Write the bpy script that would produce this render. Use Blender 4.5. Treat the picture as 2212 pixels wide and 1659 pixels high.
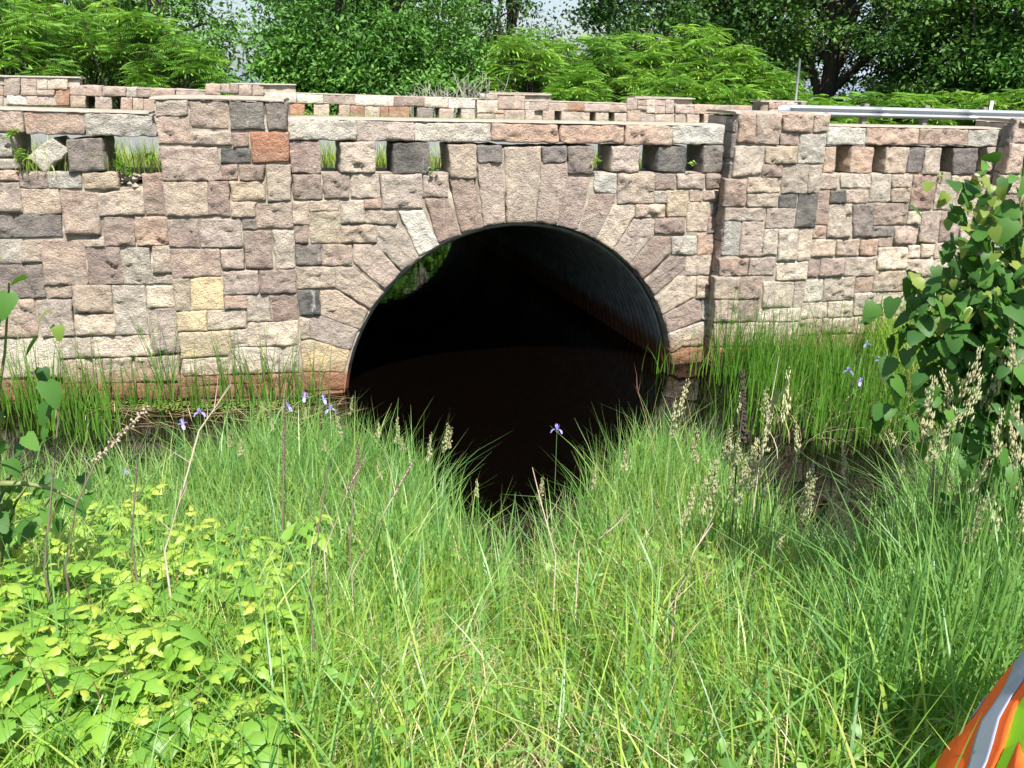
import bpy, math, random
import numpy as np
from mathutils import Vector, noise
random.seed(7); rng = np.random.default_rng(11)
for o in list(bpy.data.objects): bpy.data.objects.remove(o)
sc = bpy.context.scene; COL = sc.collection
R = math.radians
# ------------------------------------------------------------------ camera
CAM_Z = 3.5; PITCH = R(19.7); ROLL = math.atan(.02)
cf = Vector((0, math.cos(PITCH), -math.sin(PITCH)))
c_r0 = Vector((1, 0, 0)); c_u0 = Vector((0, math.sin(PITCH), math.cos(PITCH)))
cr = math.cos(ROLL)*c_r0 + math.sin(ROLL)*c_u0; cu = -math.sin(ROLL)*c_r0 + math.cos(ROLL)*c_u0
cam = bpy.data.objects.new('camera', bpy.data.cameras.new('camera')); COL.objects.link(cam)
from mathutils import Matrix
M = Matrix.Identity(4)
for i in range(3):
    M[i][0] = cr[i]; M[i][1] = cu[i]; M[i][2] = -cf[i]
M[2][3] = CAM_Z
cam.matrix_world = M
cam.data.sensor_width = 36; cam.data.lens = 36*1853/2212; cam.data.clip_start = .05; cam.data.clip_end = 20000
sc.camera = cam
# ------------------------------------------------------------------ sky, sun, exposure
SUN_EL = R(57); SUN_AZ = R(20)      # azimuth measured from straight behind the camera towards its right
sv = Vector((math.sin(SUN_AZ)*math.cos(SUN_EL), -math.cos(SUN_AZ)*math.cos(SUN_EL), math.sin(SUN_EL)))
w = bpy.data.worlds.new('World'); sc.world = w; w.use_nodes = True
nt = w.node_tree; nt.nodes.clear()
N = nt.nodes.new; LK = nt.links.new
wo = N('ShaderNodeOutputWorld'); bg = N('ShaderNodeBackground'); sky = N('ShaderNodeTexSky')
sky.sky_type = 'NISHITA'; sky.sun_disc = False; sky.sun_elevation = SUN_EL
sky.sun_rotation = math.atan2(sv.x, sv.y); sky.air_density = 1.0; sky.dust_density = 1.6
tc = N('ShaderNodeTexCoord'); mp = N('ShaderNodeMapping'); mp.inputs['Scale'].default_value = (2.2, 2.2, 6.0)
cn = N('ShaderNodeTexNoise'); cn.inputs['Scale'].default_value = 1.6; cn.inputs['Detail'].default_value = 7; cn.inputs['Roughness'].default_value = .58
rmp = N('ShaderNodeValToRGB'); rmp.color_ramp.elements[0].position = .42; rmp.color_ramp.elements[1].position = .66
mx = N('ShaderNodeMix'); mx.data_type = 'RGBA'; mx.inputs[7].default_value = (4.4, 5.1, 6.2, 1)
LK(tc.outputs['Generated'], mp.inputs['Vector']); LK(mp.outputs[0], cn.inputs['Vector']); LK(cn.outputs['Fac'], rmp.inputs[0])
LK(rmp.outputs[0], mx.inputs[0]); LK(sky.outputs[0], mx.inputs[6]); LK(mx.outputs[2], bg.inputs['Color'])
bg.inputs['Strength'].default_value = .085
LK(bg.outputs[0], wo.inputs[0])
sun = bpy.data.objects.new('sun', bpy.data.lights.new('sun', 'SUN')); COL.objects.link(sun)
sun.data.energy = 5.0; sun.data.angle = R(.53); sun.data.color = (1, .965, .9)
sun.rotation_euler = sv.to_track_quat('Z', 'Y').to_euler()
sc.view_settings.view_transform = 'Standard'; sc.view_settings.look = 'None'; sc.view_settings.gamma = 1
sc.view_settings.use_curve_mapping = False
sc.view_settings.exposure = 1.0
sc.cycles.max_bounces = 8; sc.cycles.transparent_max_bounces = 8
sc.cycles.sample_clamp_indirect = 6

# ------------------------------------------------------------------ helpers
def at(x, y, depth):
    """world point seen at photo position x, y (2212 wide) at a distance measured along the view axis"""
    return Vector((0, 0, CAM_Z)) + depth*(cf + cr*((x-1106)/1853) - cu*((y-829.5)/1853))
def at_z(x, y, z):
    d = cf + cr*((x-1106)/1853) - cu*((y-829.5)/1853)
    return Vector((0, 0, CAM_Z)) + d*((z-CAM_Z)/d.z)
def tag(o, label=None, cat=None, group=None, kind=None):
    if label: o['label'] = label
    if cat: o['category'] = cat
    if group: o['group'] = group
    if kind: o['kind'] = kind
    return o
def empty(name, loc=(0, 0, 0), rz=0):
    o = bpy.data.objects.new(name, None); COL.objects.link(o); o.location = loc; o.rotation_euler = (0, 0, rz)
    o.empty_display_size = .1
    return o
def link(name, me, mat=None, parent=None):
    o = bpy.data.objects.new(name, me); COL.objects.link(o)
    if mat is not None and not me.materials: me.materials.append(mat)
    if parent is not None: o.parent = parent
    return o
def np_mesh(name, V, F, mat=None, tint=None, smooth=False):
    """V (n,3); F (m,4) or (m,3)"""
    me = bpy.data.meshes.new(name)
    V = np.ascontiguousarray(V, dtype=np.float32).reshape(-1, 3); F = np.ascontiguousarray(F, dtype=np.int32)
    k = F.shape[1]; m = len(F)
    me.vertices.add(len(V)); me.vertices.foreach_set('co', V.ravel())
    me.loops.add(m*k); me.loops.foreach_set('vertex_index', F.ravel())
    me.polygons.add(m); me.polygons.foreach_set('loop_start', np.arange(m, dtype=np.int32)*k)
    if smooth: me.polygons.foreach_set('use_smooth', np.ones(m, dtype=bool))
    if tint is not None:
        a = me.attributes.new('tint', 'FLOAT', 'POINT'); a.data.foreach_set('value', np.ascontiguousarray(tint, dtype=np.float32).ravel())
    me.update(calc_edges=True)
    if mat: me.materials.append(mat)
    return me
def py_mesh(name, V, F, mat=None, smooth=False):
    me = bpy.data.meshes.new(name); me.from_pydata([tuple(v) for v in V], [], F); me.update()
    if smooth: me.polygons.foreach_set('use_smooth', [True]*len(me.polygons))
    if mat: me.materials.append(mat)
    return me
class MB:
    def __init__(s): s.V = []; s.F = []
    def add(s, V, F):
        b = len(s.V); s.V += [tuple(v) for v in V]; s.F += [[i+b for i in f] for f in F]; return s
    def box(s, c, sx, sy, sz, rz=0):
        ca, sa = math.cos(rz), math.sin(rz)
        V = [(c[0]+(x*ca-y*sa), c[1]+(x*sa+y*ca), c[2]+z) for z in (-sz/2, sz/2) for (x, y) in ((-sx/2, -sy/2), (sx/2, -sy/2), (sx/2, sy/2), (-sx/2, sy/2))]
        return s.add(V, [[0, 3, 2, 1], [4, 5, 6, 7], [0, 1, 5, 4], [1, 2, 6, 5], [2, 3, 7, 6], [3, 0, 4, 7]])
    def tube(s, pts, rad, n=6):
        pts = [Vector(p) for p in pts]; V = []; F = []
        if not hasattr(rad, '__len__'): rad = [rad]*len(pts)
        for i, p in enumerate(pts):
            t = (pts[min(i+1, len(pts)-1)] - pts[max(i-1, 0)]).normalized()
            a = t.cross(Vector((0, 0, 1)) if abs(t.z) < .9 else Vector((1, 0, 0))).normalized(); b = t.cross(a)
            V += [p + rad[i]*(a*math.cos(q*2*math.pi/n) + b*math.sin(q*2*math.pi/n)) for q in range(n)]
        for i in range(len(pts)-1):
            for q in range(n):
                F.append([i*n+q, i*n+(q+1) % n, (i+1)*n+(q+1) % n, (i+1)*n+q])
        F.append(list(range(n))); F.append([len(V)-1-q for q in range(n)])
        return s.add(V, F)
    def build(s, name, mat, parent=None, smooth=False):
        return link(name, py_mesh(name, s.V, s.F, mat, smooth), None, parent)
def smoothstep(a, b, x):
    t = np.clip((x-a)/(b-a), 0, 1); return t*t*(3-2*t)

# ------------------------------------------------------------------ materials
def mat_new(name):
    m = bpy.data.materials.new(name); m.use_nodes = True; t = m.node_tree
    p = t.nodes['Principled BSDF']; return m, t, p
def nz(t, scale, detail=4, vec=None, rough=.55):
    n = t.nodes.new('ShaderNodeTexNoise'); n.inputs['Scale'].default_value = scale; n.inputs['Detail'].default_value = detail; n.inputs['Roughness'].default_value = rough
    if vec is not None: t.links.new(vec, n.inputs['Vector'])
    return n.outputs['Fac']
def ramp(t, fac, stops):
    r = t.nodes.new('ShaderNodeValToRGB'); e = r.color_ramp.elements
    while len(e) < len(stops): e.new(.5)
    for q, (p, c) in zip(e, stops):
        q.position = p; q.color = (*c, 1) if hasattr(c, '__len__') else (c, c, c, 1)
    t.links.new(fac, r.inputs[0]); return r.outputs[0]
def mixc(t, fac, a, b, blend='MIX'):
    m = t.nodes.new('ShaderNodeMix'); m.data_type = 'RGBA'; m.blend_type = blend
    for sock, v in ((m.inputs[0], fac), (m.inputs[6], a), (m.inputs[7], b)):
        if hasattr(v, 'is_linked'): t.links.new(v, sock)
        else: sock.default_value = v if not hasattr(v, '__len__') else (*v, 1)
    return m.outputs[2]
def math_n(t, op, a, b):
    m = t.nodes.new('ShaderNodeMath'); m.operation = op
    for s_, v in zip(m.inputs, (a, b)):
        if hasattr(v, 'is_linked'): t.links.new(v, s_)
        else: s_.default_value = v
    return m.outputs[0]
def bump(t, p, h, strength, dist):
    b = t.nodes.new('ShaderNodeBump'); b.inputs['Strength'].default_value = strength; b.inputs['Distance'].default_value = dist
    t.links.new(h, b.inputs['Height']); t.links.new(b.outputs[0], p.inputs['Normal'])
def pos(t): return t.nodes.new('ShaderNodeNewGeometry').outputs['Position']
def mapped(t, vec, scale):
    m = t.nodes.new('ShaderNodeMapping'); m.inputs['Scale'].default_value = scale; t.links.new(vec, m.inputs['Vector']); return m.outputs[0]
def simple(name, col, rough=.7, metal=0, var=.25, scale=8, bmp=0, bdist=.01, bscale=40):
    m, t, p = mat_new(name); v = pos(t)
    c = mixc(t, nz(t, scale, 5, v), [x*(1-var) for x in col], [min(1, x*(1+var)) for x in col])
    t.links.new(c, p.inputs['Base Color']); p.inputs['Roughness'].default_value = rough; p.inputs['Metallic'].default_value = metal
    if bmp: bump(t, p, nz(t, bscale, 6, v), bmp, bdist)
    return m
def leaf_mat(name, stops, trans=.35, rough=.45, tcol=None, spec=.5):
    """stops: colours blended along the per-leaf 'tint'; thin leaves let light through"""
    m, t, p = mat_new(name)
    a = t.nodes.new('ShaderNodeAttribute'); a.attribute_name = 'tint'
    oi = t.nodes.new('ShaderNodeObjectInfo')
    f = math_n(t, 'ADD', a.outputs['Fac'], math_n(t, 'MULTIPLY', math_n(t, 'SUBTRACT', oi.outputs['Random'], .5), .35))
    n = len(stops)
    c = ramp(t, f, [(i/(n-1), s_) for i, s_ in enumerate(stops)])
    t.links.new(c, p.inputs['Base Color']); p.inputs['Roughness'].default_value = rough
    p.inputs['Specular IOR Level'].default_value = spec
    tr = t.nodes.new('ShaderNodeBsdfTranslucent'); ms = t.nodes.new('ShaderNodeMixShader'); ms.inputs[0].default_value = trans
    c2 = mixc(t, 1.0, c, tcol or (1.25, 1.25, .55), 'MULTIPLY')
    t.links.new(c2, tr.inputs['Color']); t.links.new(p.outputs[0], ms.inputs[1]); t.links.new(tr.outputs[0], ms.inputs[2])
    t.links.new(ms.outputs[0], t.nodes['Material Output'].inputs['Surface'])
    return m
def granite():
    m, t, p = mat_new('granite'); v = pos(t)
    oc = t.nodes.new('ShaderNodeObjectInfo').outputs['Color']
    sp = ramp(t, nz(t, 110, 3, v, .7), [(.3, .62), (.5, .98), (.68, 1.35)])
    c = mixc(t, 1.0, oc, sp, 'MULTIPLY')
    mot = ramp(t, nz(t, 9, 5, v), [(.3, (.74, .70, .72)), (.7, (1.25, 1.22, 1.15))])
    c = mixc(t, 1.0, c, mot, 'MULTIPLY')
    # tan lichen film and pale lime streaks that ran down with the rain
    c = mixc(t, ramp(t, nz(t, 2.3, 5, v), [(.42, 0), (.7, .55)]), c, (.42, .37, .31))
    st = nz(t, 1, 4, mapped(t, v, (13, 13, .55)), .6)
    c = mixc(t, ramp(t, st, [(.63, 0), (.74, .6)]), c, (.6, .56, .49))
    # rust band where the bog water stands
    sx = t.nodes.new('ShaderNodeSeparateXYZ'); t.links.new(v, sx.inputs[0])
    zz = math_n(t, 'ADD', sx.outputs[2], math_n(t, 'MULTIPLY', math_n(t, 'SUBTRACT', nz(t, 3, 4, v), .5), .55))
    c = mixc(t, ramp(t, zz, [(.18, .7), (.48, 0)]), c, (.30, .145, .07))
    c = mixc(t, ramp(t, zz, [(.0, .6), (.09, 0)]), c, (.05, .028, .016))
    t.links.new(c, p.inputs['Base Color']); p.inputs['Roughness'].default_value = .88; p.inputs['Specular IOR Level'].default_value = .25
    h = math_n(t, 'ADD', nz(t, 22, 8, v, .7), math_n(t, 'MULTIPLY', nz(t, 75, 4, v), .4))
    bump(t, p, h, 1.0, .065)
    return m
def mortar():
    m, t, p = mat_new('mortar'); v = pos(t)
    c = ramp(t, nz(t, 5, 6, v), [(.3, (.16, .13, .10)), (.5, (.31, .265, .21)), (.75, (.46, .41, .34))])
    sx = t.nodes.new('ShaderNodeSeparateXYZ'); t.links.new(v, sx.inputs[0])
    zz = math_n(t, 'ADD', sx.outputs[2], math_n(t, 'MULTIPLY', math_n(t, 'SUBTRACT', nz(t, 3, 4, v), .5), .5))
    c = mixc(t, ramp(t, zz, [(.14, .85), (.4, 0)]), c, (.25, .1, .045))
    t.links.new(c, p.inputs['Base Color']); p.inputs['Roughness'].default_value = .95
    bump(t, p, nz(t, 55, 6, v), .6, .015); return m
G_ST = granite(); G_MO = mortar()
G_CAP = simple('cap_concrete', (.30, .26, .21), .95, 0, .4, 9, .6, .012, 60)
COLS = dict(b=(.395,.325,.26), c=(.47,.405,.33), t=(.385,.305,.26), p=(.365,.28,.235), P=(.29,.208,.178), o=(.41,.28,.215), r=(.33,.155,.09), R=(.29,.16,.11),
            g=(.37,.36,.32), G=(.48,.48,.43), d=(.175,.155,.15), k=(.08,.085,.088), K=(.15,.142,.125), y=(.42,.35,.245), Y=(.54,.43,.25))
STONES={
'A':'''ct -2798,2882 -2470,2890 -2443,3084 -2761,3094
co -2431,2879 -1906,2865 -1879,3076 -2432,3080
cg -1876,2861 -1192,2857 -1180,3063 -1861,3073
bg -2841,2640 -2585,2646 -2571,2866 -2801,2867
bg -2862,2519 -2596,2536 -2593,2622 -2843,2628
bG -2457,2654 -2323,2491 -2076,2689 -2217,2835
bd -2086,2488 -1754,2517 -1740,2824 -2065,2813
so -2881,2409 -2597,2414 -2586,2505 -2864,2507
sp -2582,2343 -2326,2347 -2311,2495 -2569,2493
sg -2312,2335 -2000,2336 -1982,2488 -2299,2495
sy -1962,2328 -1635,2329 -1632,2498 -1966,2492
sP -1390,2072 -1194,2076 -1184,2480 -1381,2475
st -2938,2082 -2601,2089 -2586,2386 -2885,2389
sb -2595,2077 -2235,2077 -2222,2320 -2580,2331
sp -2224,1867 -1871,1857 -1857,2276 -2211,2320
sb -1852,2056 -1407,2064 -1391,2334 -1850,2268
sd -2769,1824 -2259,1849 -2244,2055 -2727,2072
sP -1832,1744 -1544,1742 -1528,2038 -1819,2034
so -1528,1748 -1201,1746 -1179,2038 -1508,2038
sg -2973,1558 -2701,1566 -2663,1803 -2931,1804
sb -2685,1572 -2504,1570 -2479,1791 -2654,1792
st -2506,1329 -2079,1329 -2054,1799 -2469,1796
sb -2049,1729 -1849,1733 -1846,1831 -2049,1799
sP -2058,1334 -1720,1336 -1697,1716 -2035,1718
sg -1705,1330 -1416,1332 -1403,1714 -1682,1716
sb -1398,1444 -1192,1447 -1193,1729 -1359,1730
sb -1401,1327 -1205,1330 -1196,1420 -1390,1422
sd -3036,1192 -2527,1190 -2510,1532 -2976,1542
sb -2498,1184 -2260,1186 -2238,1303 -2484,1306
sb -2259,1017 -1860,1022 -1843,1309 -2232,1309
sc -1857,762 -1526,761 -1499,1300 -1829,1304
sc -1485,1061 -1213,1068 -1204,1296 -1468,1294
sp -3112,753 -2662,761 -2649,1164 -3038,1181
st -2621,755 -2295,765 -2275,1158 -2604,1158
sc -2275,759 -1867,768 -1849,987 -2252,994
st -1499,531 -1221,542 -1209,1057 -1477,1044
sc -3189,307 -2913,300 -2870,725 -3114,742
sc -2905,288 -2487,288 -2464,722 -2859,725
sc -2475,513 -2131,504 -2110,732 -2453,728
sc -2114,510 -1522,519 -1528,744 -2099,738
sc -2486,222 -2069,216 -2042,491 -2452,489
sy -2058,216 -1766,208 -1742,489 -2026,490
sy -1711,218 -1250,217 -1230,513 -1688,488
sr -3236,35 -2537,25 -2501,265 -3193,284
sr -2524,36 -2008,20 -1995,202 -2498,211
sr -1997,20 -1230,-4 -1252,199 -1984,202''',
'B':'''sb -1137,3068 -838,3077 -832,3217 -1131,3203
sp -812,2968 -459,2958 -455,3213 -810,3208
sK -423,2944 -101,2947 -100,3205 -428,3205
sd -64,2943 120,2945 133,3204 -68,3201
sp -1141,2799 -843,2802 -827,3050 -1143,3059
sb -826,2788 -446,2786 -453,2921 -823,2912
sP -420,2772 -274,2773 -268,2904 -418,2903
sr -240,2623 113,2629 123,2917 -235,2909
sp -1141,2434 -576,2445 -589,2752 -1146,2758
sk -551,2612 -268,2618 -262,2750 -543,2743
sP -561,2445 -415,2450 -407,2589 -553,2588
sP -387,2436 -154,2436 -138,2590 -380,2584
sb -118,2222 110,2227 124,2586 -109,2590
sb -1154,2064 -739,2067 -724,2416 -1152,2415
sP -728,2082 -528,2076 -507,2421 -710,2416
sy -477,2228 -150,2237 -146,2422 -479,2417
sb -496,2061 -265,2065 -248,2213 -492,2213
st -251,1941 111,1944 113,2202 -236,2193
sP -1166,1748 -861,1746 -852,2029 -1153,2035
st -832,1745 -431,1752 -417,2036 -819,2028
sd -397,1927 -266,1931 -263,2036 -393,2026
sP -396,1519 -130,1505 -116,1907 -398,1904
sc -91,1505 103,1507 114,1906 -82,1907
st -1162,1422 -687,1436 -665,1716 -1153,1721
sp -646,1507 -426,1509 -423,1713 -642,1711
sy -1169,1049 -1022,1056 -1000,1410 -1160,1402
sY -1002,1061 -681,1065 -664,1415 -981,1409
sp -647,1227 -285,1237 -285,1482 -634,1476
sP -265,1231 101,1235 107,1492 -260,1486
so -657,1065 -438,1065 -426,1208 -653,1212
sc -430,921 -198,926 -191,1219 -416,1213
sP -183,921 96,931 104,1214 -172,1214
sY -1174,821 -877,824 -866,1048 -1165,1044
sc -852,835 -460,857 -469,1050 -841,1047
sc -443,640 88,641 100,914 -426,905
sY -1177,519 -648,547 -639,819 -1170,810
sc -630,634 -453,645 -452,830 -629,813
sc -1163,315 -693,321 -690,526 -1168,507
sc -683,321 -346,321 -328,614 -672,619
sc -330,326 84,324 93,630 -313,614
sr -1241,195 -974,197 -974,303 -1240,301
sr -963,207 -349,209 -347,310 -963,308
sr -1221,59 -707,51 -701,181 -1217,183
sr -697,51 -347,38 -341,186 -690,187
sr -332,26 74,11 82,301 -317,298''',
'C':'''cG -2482,2841 -1790,2840 -1788,3030 -2485,3050
ct -1778,2834 -1179,2826 -1175,3015 -1776,3030
cG -1154,2826 -314,2818 -323,3006 -1157,3009
co -295,2823 502,2800 479,2988 -297,3013
co 533,2806 1306,2804 1294,2990 534,2988
co 1332,2782 1923,2773 1913,2984 1326,2990
cG 1947,2787 2683,2777 2666,2993 1929,2984
bP -2475,2507 -2182,2498 -2182,2818 -2483,2818
bb -1973,2507 -1603,2502 -1598,2810 -1958,2811
bk -1399,2487 -1015,2488 -1017,2796 -1397,2798
bb -764,2423 -476,2419 -484,2776 -782,2783
bd -444,2592 -172,2589 -182,2769 -452,2770
bd 324,2582 605,2586 598,2757 311,2751
bd 642,2456 947,2452 930,2755 629,2757
bt 1181,2471 1521,2459 1507,2753 1172,2754
bk 1781,2463 2150,2451 2138,2750 1774,2744
bd 2385,2448 2686,2444 2668,2755 2371,2749
sP -2481,2237 -2197,2230 -2189,2480 -2471,2484
sP -2160,2241 -1901,2236 -1890,2482 -2159,2480
sb -1870,2235 -1569,2229 -1567,2471 -1866,2475
st -1547,2118 -1097,2106 -1091,2465 -1542,2471
sp -1070,2224 -805,2218 -803,2455 -1066,2458
vb -96,1911 243,1908 277,2582 288,2751 -135,2746
vt -372,1875 -131,1912 -172,2575 -456,2575
vp 270,1914 510,1877 615,2435 606,2567 309,2567
vP 539,1869 777,1809 885,2255 909,2409 645,2405
vP 794,1793 1030,1693 1214,2084 1239,2211 944,2209
vP -641,1813 -393,1876 -509,2401 -771,2405
vP -907,1712 -661,1800 -811,2200 -1064,2205
vG -1133,1566 -914,1687 -1091,2075 -1366,2070
vb -1607,1712 -1349,1406 -1150,1539 -1259,1784 -1378,1920 -1608,1922
vt -1872,1511 -1538,1203 -1371,1391 -1628,1708 -1868,1717
vb -2082,1243 -1883,1124 -1717,993 -1560,1177 -1878,1474 -2071,1478
vb -2259,949 -1850,751 -1739,977 -2073,1216 -2254,1220
vt -2390,698 -2174,581 -1975,510 -1864,736 -2250,932 -2386,926
vY -2522,304 -2045,258 -1970,505 -2392,658 -2506,637
sr -2565,71 -2065,45 -2045,248 -2542,290
sb -2517,687 -2414,690 -2395,916 -2509,953
vc 1023,1694 1258,1553 1509,1929 1497,2081 1236,2077
vt 1283,1541 1489,1364 1783,1689 1778,1900 1522,1907
vP 1502,1352 1701,1160 2037,1477 2020,1669 1784,1678
vP 1729,1124 1869,942 2248,1261 2245,1422 2054,1430
vb 1899,893 2006,685 2439,898 2426,1147 2181,1159
vP 2033,672 2105,438 2564,577 2548,808 2430,851
vc 2169,163 2321,226 2707,234 2659,559 2112,413
sr 2203,-64 2745,-110 2698,197 2171,138
sg 2065,1453 2396,1439 2386,1668 2044,1680
so 2422,1438 2674,1427 2654,1674 2405,1679
sb 2268,1178 2693,1169 2676,1416 2270,1421
sb 2467,873 2667,849 2660,1154 2452,1150
sg 2577,576 2658,571 2655,838 2556,832
sb -2507,1965 -2348,1966 -2335,2197 -2497,2201
sb -2320,2106 -2014,2098 -2014,2205 -2319,2206
sb -1980,1959 -1744,1968 -1745,2204 -1984,2199
so -1733,2111 -1562,2112 -1559,2210 -1734,2203
sb -1729,1947 -1388,1936 -1390,2077 -1728,2091
sy -2325,1765 -2021,1754 -2010,2083 -2316,2086
sP -2501,1762 -2356,1761 -2345,1945 -2499,1945
sb -2001,1748 -1627,1734 -1615,1928 -1991,1944
sd -2501,1524 -2238,1512 -2226,1725 -2492,1741
st -2223,1511 -1903,1497 -1899,1718 -2206,1725
sb -2502,1266 -2103,1250 -2091,1479 -2498,1497
sk -2506,960 -2280,951 -2275,1227 -2499,1239
sg 975,2238 1246,2225 1240,2448 963,2444
sb 1280,2097 1752,2101 1741,2434 1265,2448
sP 1781,2260 2030,2263 2023,2422 1767,2433
sp 2073,2262 2414,2256 2414,2425 2049,2430
sP 2460,2248 2682,2251 2671,2421 2441,2424
sg 1769,2101 1924,2097 1912,2227 1759,2223
sy 1956,1926 2219,1919 2207,2229 1929,2227
sp 2254,2105 2404,2102 2399,2233 2233,2229
sp 2439,2109 2663,2104 2658,2228 2426,2233
sb 1544,1923 1921,1927 1909,2067 1516,2076
sb 2255,1737 2524,1728 2523,2068 2222,2075
sd 2576,1917 2676,1906 2668,2056 2560,2059
sP 1809,1720 2205,1707 2186,1897 1794,1900
sP 2545,1703 2671,1707 2661,1883 2534,1887''',
'D':'''so 2701,2817 2927,2816 2893,3155 2665,3145
st 2939,2807 3251,2787 3257,3148 2906,3146
sp 3310,2940 3709,2931 3709,3146 3268,3149
sp 3742,2940 3933,2940 3958,3143 3735,3132
sP 3286,2786 3531,2785 3522,2921 3280,2911
sg 3576,2570 3947,2566 3926,2911 3560,2902
sc 2682,2414 3067,2448 3070,2768 2674,2760
sy 3109,2565 3542,2560 3522,2766 3083,2758
sP 3085,2399 3354,2395 3344,2543 3077,2546
sb 3392,2215 3753,2197 3735,2539 3358,2533
sb 3778,2197 3947,2204 3928,2537 3749,2529
sP 2598,2072 2875,2056 2869,2382 2584,2387
sb 2900,2224 3356,2215 3356,2385 2902,2392
sb 2922,2055 3345,2044 3336,2196 2915,2194
sk 3383,2033 3623,2027 3624,2180 3374,2175
sk 3648,1779 3944,1770 3927,2173 3660,2179
st 2642,1892 3178,1886 3184,2018 2625,2032
st 3226,1793 3613,1770 3626,2007 3219,2017
sg 2656,1474 2868,1455 2853,1865 2644,1872
st 2893,1443 3204,1430 3194,1855 2888,1864
sc 3226,1440 3420,1432 3398,1756 3220,1752
sc 3455,1356 3727,1345 3690,1747 3424,1745
sc 3751,1343 3939,1335 3924,1739 3728,1735
sP 2640,1204 3020,1186 3028,1406 2628,1413
st 3055,1195 3432,1176 3413,1401 3052,1405
sc 3480,1099 3928,1087 3905,1315 3448,1325
sb 2603,910 2927,881 2927,1169 2572,1187
sP 2951,879 3254,873 3253,1153 2939,1169
sb 3320,749 3744,734 3734,1053 3286,1087
sb 3782,732 3922,723 3908,1055 3759,1052
st 2637,606 2951,586 2942,858 2618,877
sP 2970,584 3257,576 3257,851 2954,858
st 2662,275 3091,242 3076,555 2640,573
sc 3103,241 3467,214 3447,542 3088,554
sc 3296,563 3889,528 3887,703 3287,718
sc 3485,213 3929,179 3891,512 3465,534
sr 2680,4 3314,-48 3294,204 2677,240
sr 3327,-49 3946,-101 3933,156 3306,203''',
'E':'''cG 4126,2767 4699,2775 4663,2968 4101,2987
co 4712,2775 5521,2751 5515,2959 4701,2968
co 5545,2761 6334,2748 6311,2949 5529,2959
cg 6361,2748 7083,2734 7053,2950 6339,2949
bo 4134,2421 4295,2429 4267,2736 4119,2737
bo 4550,2416 4858,2412 4850,2723 4519,2725
bb 5080,2409 5399,2394 5409,2720 5056,2722
bd 5461,2414 5662,2412 5661,2719 5435,2720
bb 5696,2379 5955,2376 5933,2707 5688,2719
bd 6190,2372 6568,2367 6525,2704 6151,2706
bt 6770,2409 7119,2393 7061,2712 6719,2714
sb 4105,2225 4371,2210 4376,2397 4088,2401
sc 4431,2230 4882,2221 4862,2391 4402,2397
sg 4903,2040 5234,2032 5191,2375 4890,2380
sb 5237,2215 5545,2209 5537,2371 5217,2375
sb 5261,2031 5546,2014 5547,2199 5241,2194
sP 5592,1925 5950,1916 5930,2365 5564,2370
sy 6218,2252 6514,2247 6506,2335 6195,2351
sb 6636,2267 6865,2263 6870,2352 6599,2356
sb 5992,1915 6360,1895 6305,2240 5974,2234
sb 6374,1894 6761,1884 6698,2244 6333,2239
sb 6776,1884 7171,1874 7103,2237 6718,2222
sP 4103,1772 4309,1755 4263,2180 4099,2184
sk 4300,2032 4531,2027 4515,2186 4288,2180
st 4554,2037 4866,2030 4851,2180 4528,2186
sb 4313,1582 4677,1569 4638,2003 4293,2001
sd 4741,1578 5020,1568 4991,1995 4664,2002
sP 5042,1732 5566,1727 5537,1992 5017,1994
sc 5580,1727 5789,1709 5780,1876 5588,1881
st 5842,1471 6155,1448 6125,1878 5808,1876
sP 6180,1458 6494,1458 6451,1870 6142,1867
sb 6551,1456 6873,1444 6799,1849 6479,1869
st 6903,1443 7411,1425 7299,1836 6825,1860
so 4108,1589 4289,1572 4274,1735 4096,1740
sd 5034,1567 5383,1566 5385,1689 5035,1700
st 5431,1464 5791,1450 5783,1676 5398,1688
sb 4097,1339 4471,1335 4472,1554 4087,1557
st 4510,1333 4855,1318 4853,1541 4487,1543
so 4893,1328 5163,1317 5148,1530 4882,1529
sP 5181,1428 5383,1432 5374,1544 5157,1552
sc 5918,1251 6112,1266 6106,1415 5894,1424
sc 5707,1260 5898,1252 5877,1413 5689,1409
sc 5216,1110 5697,1111 5664,1398 5183,1417
sb 6162,1229 6614,1198 6560,1421 6129,1437
sb 6629,1197 7391,1164 7330,1392 6589,1420
sP 4100,1074 4269,1066 4270,1299 4089,1307
sP 4283,1065 4664,1057 4648,1294 4283,1298
sb 4690,1056 5177,1032 5156,1283 4675,1293
sb 5724,982 6164,972 6125,1207 5700,1226
sc 6196,959 6664,935 6617,1186 6153,1206
sb 6678,935 7464,896 7395,1152 6647,1185
sg 4104,725 4378,720 4356,1016 4083,1019
sb 4405,719 4883,725 4869,1025 4393,1026
so 4907,816 5179,813 5154,1010 4898,1012
sb 5193,812 5708,796 5690,1076 5180,1089
sc 5739,782 6225,768 6213,946 5727,970
sc 6259,742 6878,720 6863,902 6244,933
sc 4087,497 4498,482 4476,692 4081,703
sc 4516,481 4917,467 4890,690 4497,690
sc 4940,489 5296,490 5252,786 4898,794
sc 5321,476 5939,437 5886,751 5275,785
sc 5971,423 6816,369 6735,704 5915,749
sc 4085,254 4418,242 4434,463 4064,475
sc 4468,262 4972,238 4947,453 4461,461
sc 5004,212 5869,163 5817,409 4969,452
sb 4121,-68 4665,-111 4609,216 4089,230
sb 4676,-64 5646,-140 5586,158 4628,215
sb 5898,161 7068,78 7008,320 5849,395
sb 5669,-142 7152,-259 7074,52 5608,157''',
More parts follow.
